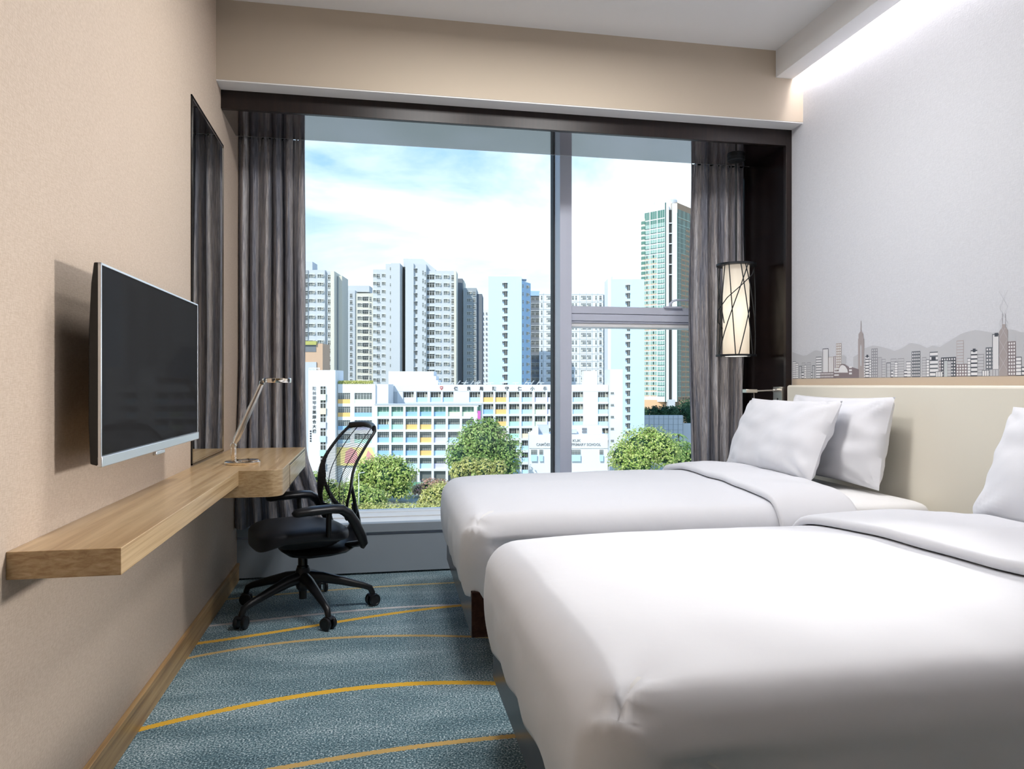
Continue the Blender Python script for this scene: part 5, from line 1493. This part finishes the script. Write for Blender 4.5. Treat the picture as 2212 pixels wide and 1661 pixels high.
def tree(name, label, c, d, blobs, n, leaf, m, seed, trunk=True, cat='tree', group=None):
    t = thing(name, label, cat, city(c, d, GZ), -YAW, group)
    o = crown_mesh([(x, y, z - GZ, r, h) for x, y, z, r, h in blobs], n, leaf, seed).build('foliage', m, t)
    o['kind'] = 'stuff'
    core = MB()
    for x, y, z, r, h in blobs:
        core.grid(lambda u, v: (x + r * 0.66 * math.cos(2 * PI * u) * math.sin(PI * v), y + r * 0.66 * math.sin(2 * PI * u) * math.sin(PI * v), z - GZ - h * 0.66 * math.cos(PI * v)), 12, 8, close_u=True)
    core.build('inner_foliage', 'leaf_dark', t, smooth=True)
    if trunk:
        b0 = blobs[0]
        g = MB(); g.tube([(b0[0], b0[1], 0), (b0[0] + 0.1, b0[1], (b0[2] - GZ) * 0.5), (b0[0], b0[1], b0[2] - GZ)], [0.30, 0.22, 0.14], 8)
        g.build('trunk', 'trunk_bark', t, smooth=True)
    return t
def blob(u_c, z, r, h=None, y=0.0):
    return (u_c, y, z, r, h or r)
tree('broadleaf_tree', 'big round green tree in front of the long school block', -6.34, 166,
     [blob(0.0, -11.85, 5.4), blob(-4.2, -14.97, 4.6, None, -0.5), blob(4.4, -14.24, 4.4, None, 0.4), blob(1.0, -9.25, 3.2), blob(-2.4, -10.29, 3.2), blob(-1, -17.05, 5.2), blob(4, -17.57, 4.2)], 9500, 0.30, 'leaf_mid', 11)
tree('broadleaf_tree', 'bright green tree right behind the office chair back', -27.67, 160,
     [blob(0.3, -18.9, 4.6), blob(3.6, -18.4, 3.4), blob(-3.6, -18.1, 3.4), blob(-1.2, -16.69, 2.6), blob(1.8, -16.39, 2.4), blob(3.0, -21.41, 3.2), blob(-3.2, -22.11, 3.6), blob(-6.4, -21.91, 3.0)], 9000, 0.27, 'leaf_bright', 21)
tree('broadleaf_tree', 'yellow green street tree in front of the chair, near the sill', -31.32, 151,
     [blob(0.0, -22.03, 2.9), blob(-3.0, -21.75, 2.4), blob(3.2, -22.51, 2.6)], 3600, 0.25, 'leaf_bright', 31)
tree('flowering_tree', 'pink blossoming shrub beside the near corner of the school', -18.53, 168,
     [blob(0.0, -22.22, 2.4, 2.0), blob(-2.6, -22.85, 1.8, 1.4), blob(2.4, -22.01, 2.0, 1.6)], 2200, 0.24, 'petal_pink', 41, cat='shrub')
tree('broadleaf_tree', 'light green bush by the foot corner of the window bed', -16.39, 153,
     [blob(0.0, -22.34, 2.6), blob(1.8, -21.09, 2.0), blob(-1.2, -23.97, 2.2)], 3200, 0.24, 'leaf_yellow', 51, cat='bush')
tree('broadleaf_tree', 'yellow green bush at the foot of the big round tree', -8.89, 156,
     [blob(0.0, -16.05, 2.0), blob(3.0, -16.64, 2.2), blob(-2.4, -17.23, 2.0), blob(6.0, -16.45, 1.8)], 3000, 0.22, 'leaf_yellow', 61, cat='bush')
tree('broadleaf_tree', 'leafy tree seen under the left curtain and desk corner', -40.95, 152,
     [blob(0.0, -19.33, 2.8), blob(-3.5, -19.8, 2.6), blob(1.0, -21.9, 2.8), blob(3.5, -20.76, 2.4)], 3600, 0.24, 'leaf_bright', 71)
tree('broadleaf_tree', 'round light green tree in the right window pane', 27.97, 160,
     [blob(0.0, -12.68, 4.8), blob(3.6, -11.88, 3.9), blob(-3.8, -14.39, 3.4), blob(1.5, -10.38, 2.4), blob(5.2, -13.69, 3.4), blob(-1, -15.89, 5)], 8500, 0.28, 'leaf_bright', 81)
tree('broadleaf_tree', 'dark green tree close behind the round light green tree', 38.37, 172,
     [blob(0.0, -15.55, 3.8), blob(3.6, -16.09, 3.2), blob(-2, -13.93, 2.4)], 3600, 0.28, 'leaf_mid', 91)
tree('broadleaf_tree', 'dark tree standing above the right end of the retaining wall', 73.72, 308,
     [blob(0.0, -9.42, 5.2), blob(-5.5, -10.77, 3.4), blob(4.0, -8.45, 5.0), blob(2, -13.28, 5.0)], 3600, 0.42, 'leaf_dark', 101)
tree('clipped_hedge', 'dark clipped hedge along the top of the retaining wall', 59.56, 298,
     [blob(-5.5, -10.2, 2.2), blob(-2.0, -9.82, 2.4), blob(1.8, -9.82, 2.5), blob(5.2, -10.01, 2.3)], 2200, 0.36, 'leaf_dark', 111, trunk=False, cat='hedge')
for lab, u_, d_, z_, sc in (('palm with arching fronds in front of the retaining wall', 50.75, 225, -14.34, 1.0), ('palm half hidden by the right curtain edge', 50.92, 215, -16.08, 0.9)):
    t = thing('palm_tree', lab, 'tree', city(u_, d_, GZ), -YAW)
    g = MB(); g.tube([(0, 0, 0), (0.15, 0, (z_ - GZ) * 0.6), (0, 0, z_ - GZ)], [0.28, 0.2, 0.16], 8); g.build('trunk', 'trunk_bark', t, smooth=True)
    for k in range(13):
        a = k * 2.399; el = 0.25 + 0.5 * ((k * 7) % 5) / 5
        fr_ = MB(); prev_ = None
        for i in range(9):
            s = i / 8; r_ = 3.3 * sc * s; hz = z_ - GZ + sc * (2.6 * el * s * 1.6 - 2.7 * s * s)
            w = 0.30 * sc * math.sin(PI * min(1, s * 0.95 + 0.05)) + 0.02
            cpt = Vector((r_ * math.cos(a), r_ * math.sin(a), hz)); sd = Vector((-math.sin(a), math.cos(a), 0)) * w
            if prev_:
                fr_.quad(tuple(prev_[0]), tuple(prev_[1]), tuple(cpt), tuple(cpt + sd + Vector((0, 0, -w * 0.6)))) if False else None
                fr_.quad(tuple(prev_[1]), tuple(prev_[0] ), tuple(cpt + sd + Vector((0, 0, -w * 0.6))), tuple(cpt))
                fr_.quad(tuple(prev_[2]), tuple(prev_[1]), tuple(cpt), tuple(cpt - sd + Vector((0, 0, -w * 0.6))))
            prev_ = (cpt + sd + Vector((0, 0, -w * 0.6)), cpt, cpt - sd + Vector((0, 0, -w * 0.6)))
        fr_.build('frond', 'leaf_mid', t)
hd2 = thing('roadside_hedge', 'long low yellow green hedge just above the window sill', 'hedge', city(-25.8, 144, GZ), -YAW)
g = crown_mesh([(x, 0.6 * math.sin(x * 1.7), 1.25, 1.15, 1.25 + 0.25 * math.sin(x * 2.3)) for x in [-14 + 1.1 * i for i in range(27)]], 5200, 0.20, 121)
ho = g.build('foliage', 'leaf_yellow', hd2); ho['kind'] = 'stuff'
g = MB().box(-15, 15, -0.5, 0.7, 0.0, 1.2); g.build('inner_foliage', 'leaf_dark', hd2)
ct = thing('court_fence', 'green panel fence of a ball court behind the street trees', 'fence', city(-23.55, 174, GZ), -YAW)
for i in range(6):
    MB().box(-6.0 + i * 2.0, -4.12 + i * 2.0, -0.03, 0.03, 0.2, 2.6).build('fence_panel', 'court_green', ct)
for i in range(7):
    MB().box(-6.1 + i * 2.0, -5.98 + i * 2.0, -0.06, 0.06, 0.0, 3.0).build('post', 'conc_white', ct)
lm = thing('street_lamp', 'thin white street lamp among the trees beside the chair back', 'street lamp', city(-30.38, 146.5, GZ), -YAW)
zl = -16.57 - GZ
MB().tube([(0, 0, 0), (0, 0, zl)], [0.09, 0.06], 8).build('pole', 'conc_white', lm, smooth=True)
MB().tube([(0, 0, zl), (0.35, 0, zl + 0.16), (0.75, 0, zl + 0.22)], [0.05, 0.05, 0.05], 8).build('lamp_arm', 'conc_white', lm, smooth=True)
MB().tube([(0.6, 0, zl + 0.2), (0.8, 0, zl + 0.23), (1.15, 0, zl + 0.26)], [(0.12, 0.06), (0.16, 0.08), (0.10, 0.05)], 10).build('lamp_head', 'conc_white', lm, smooth=True)
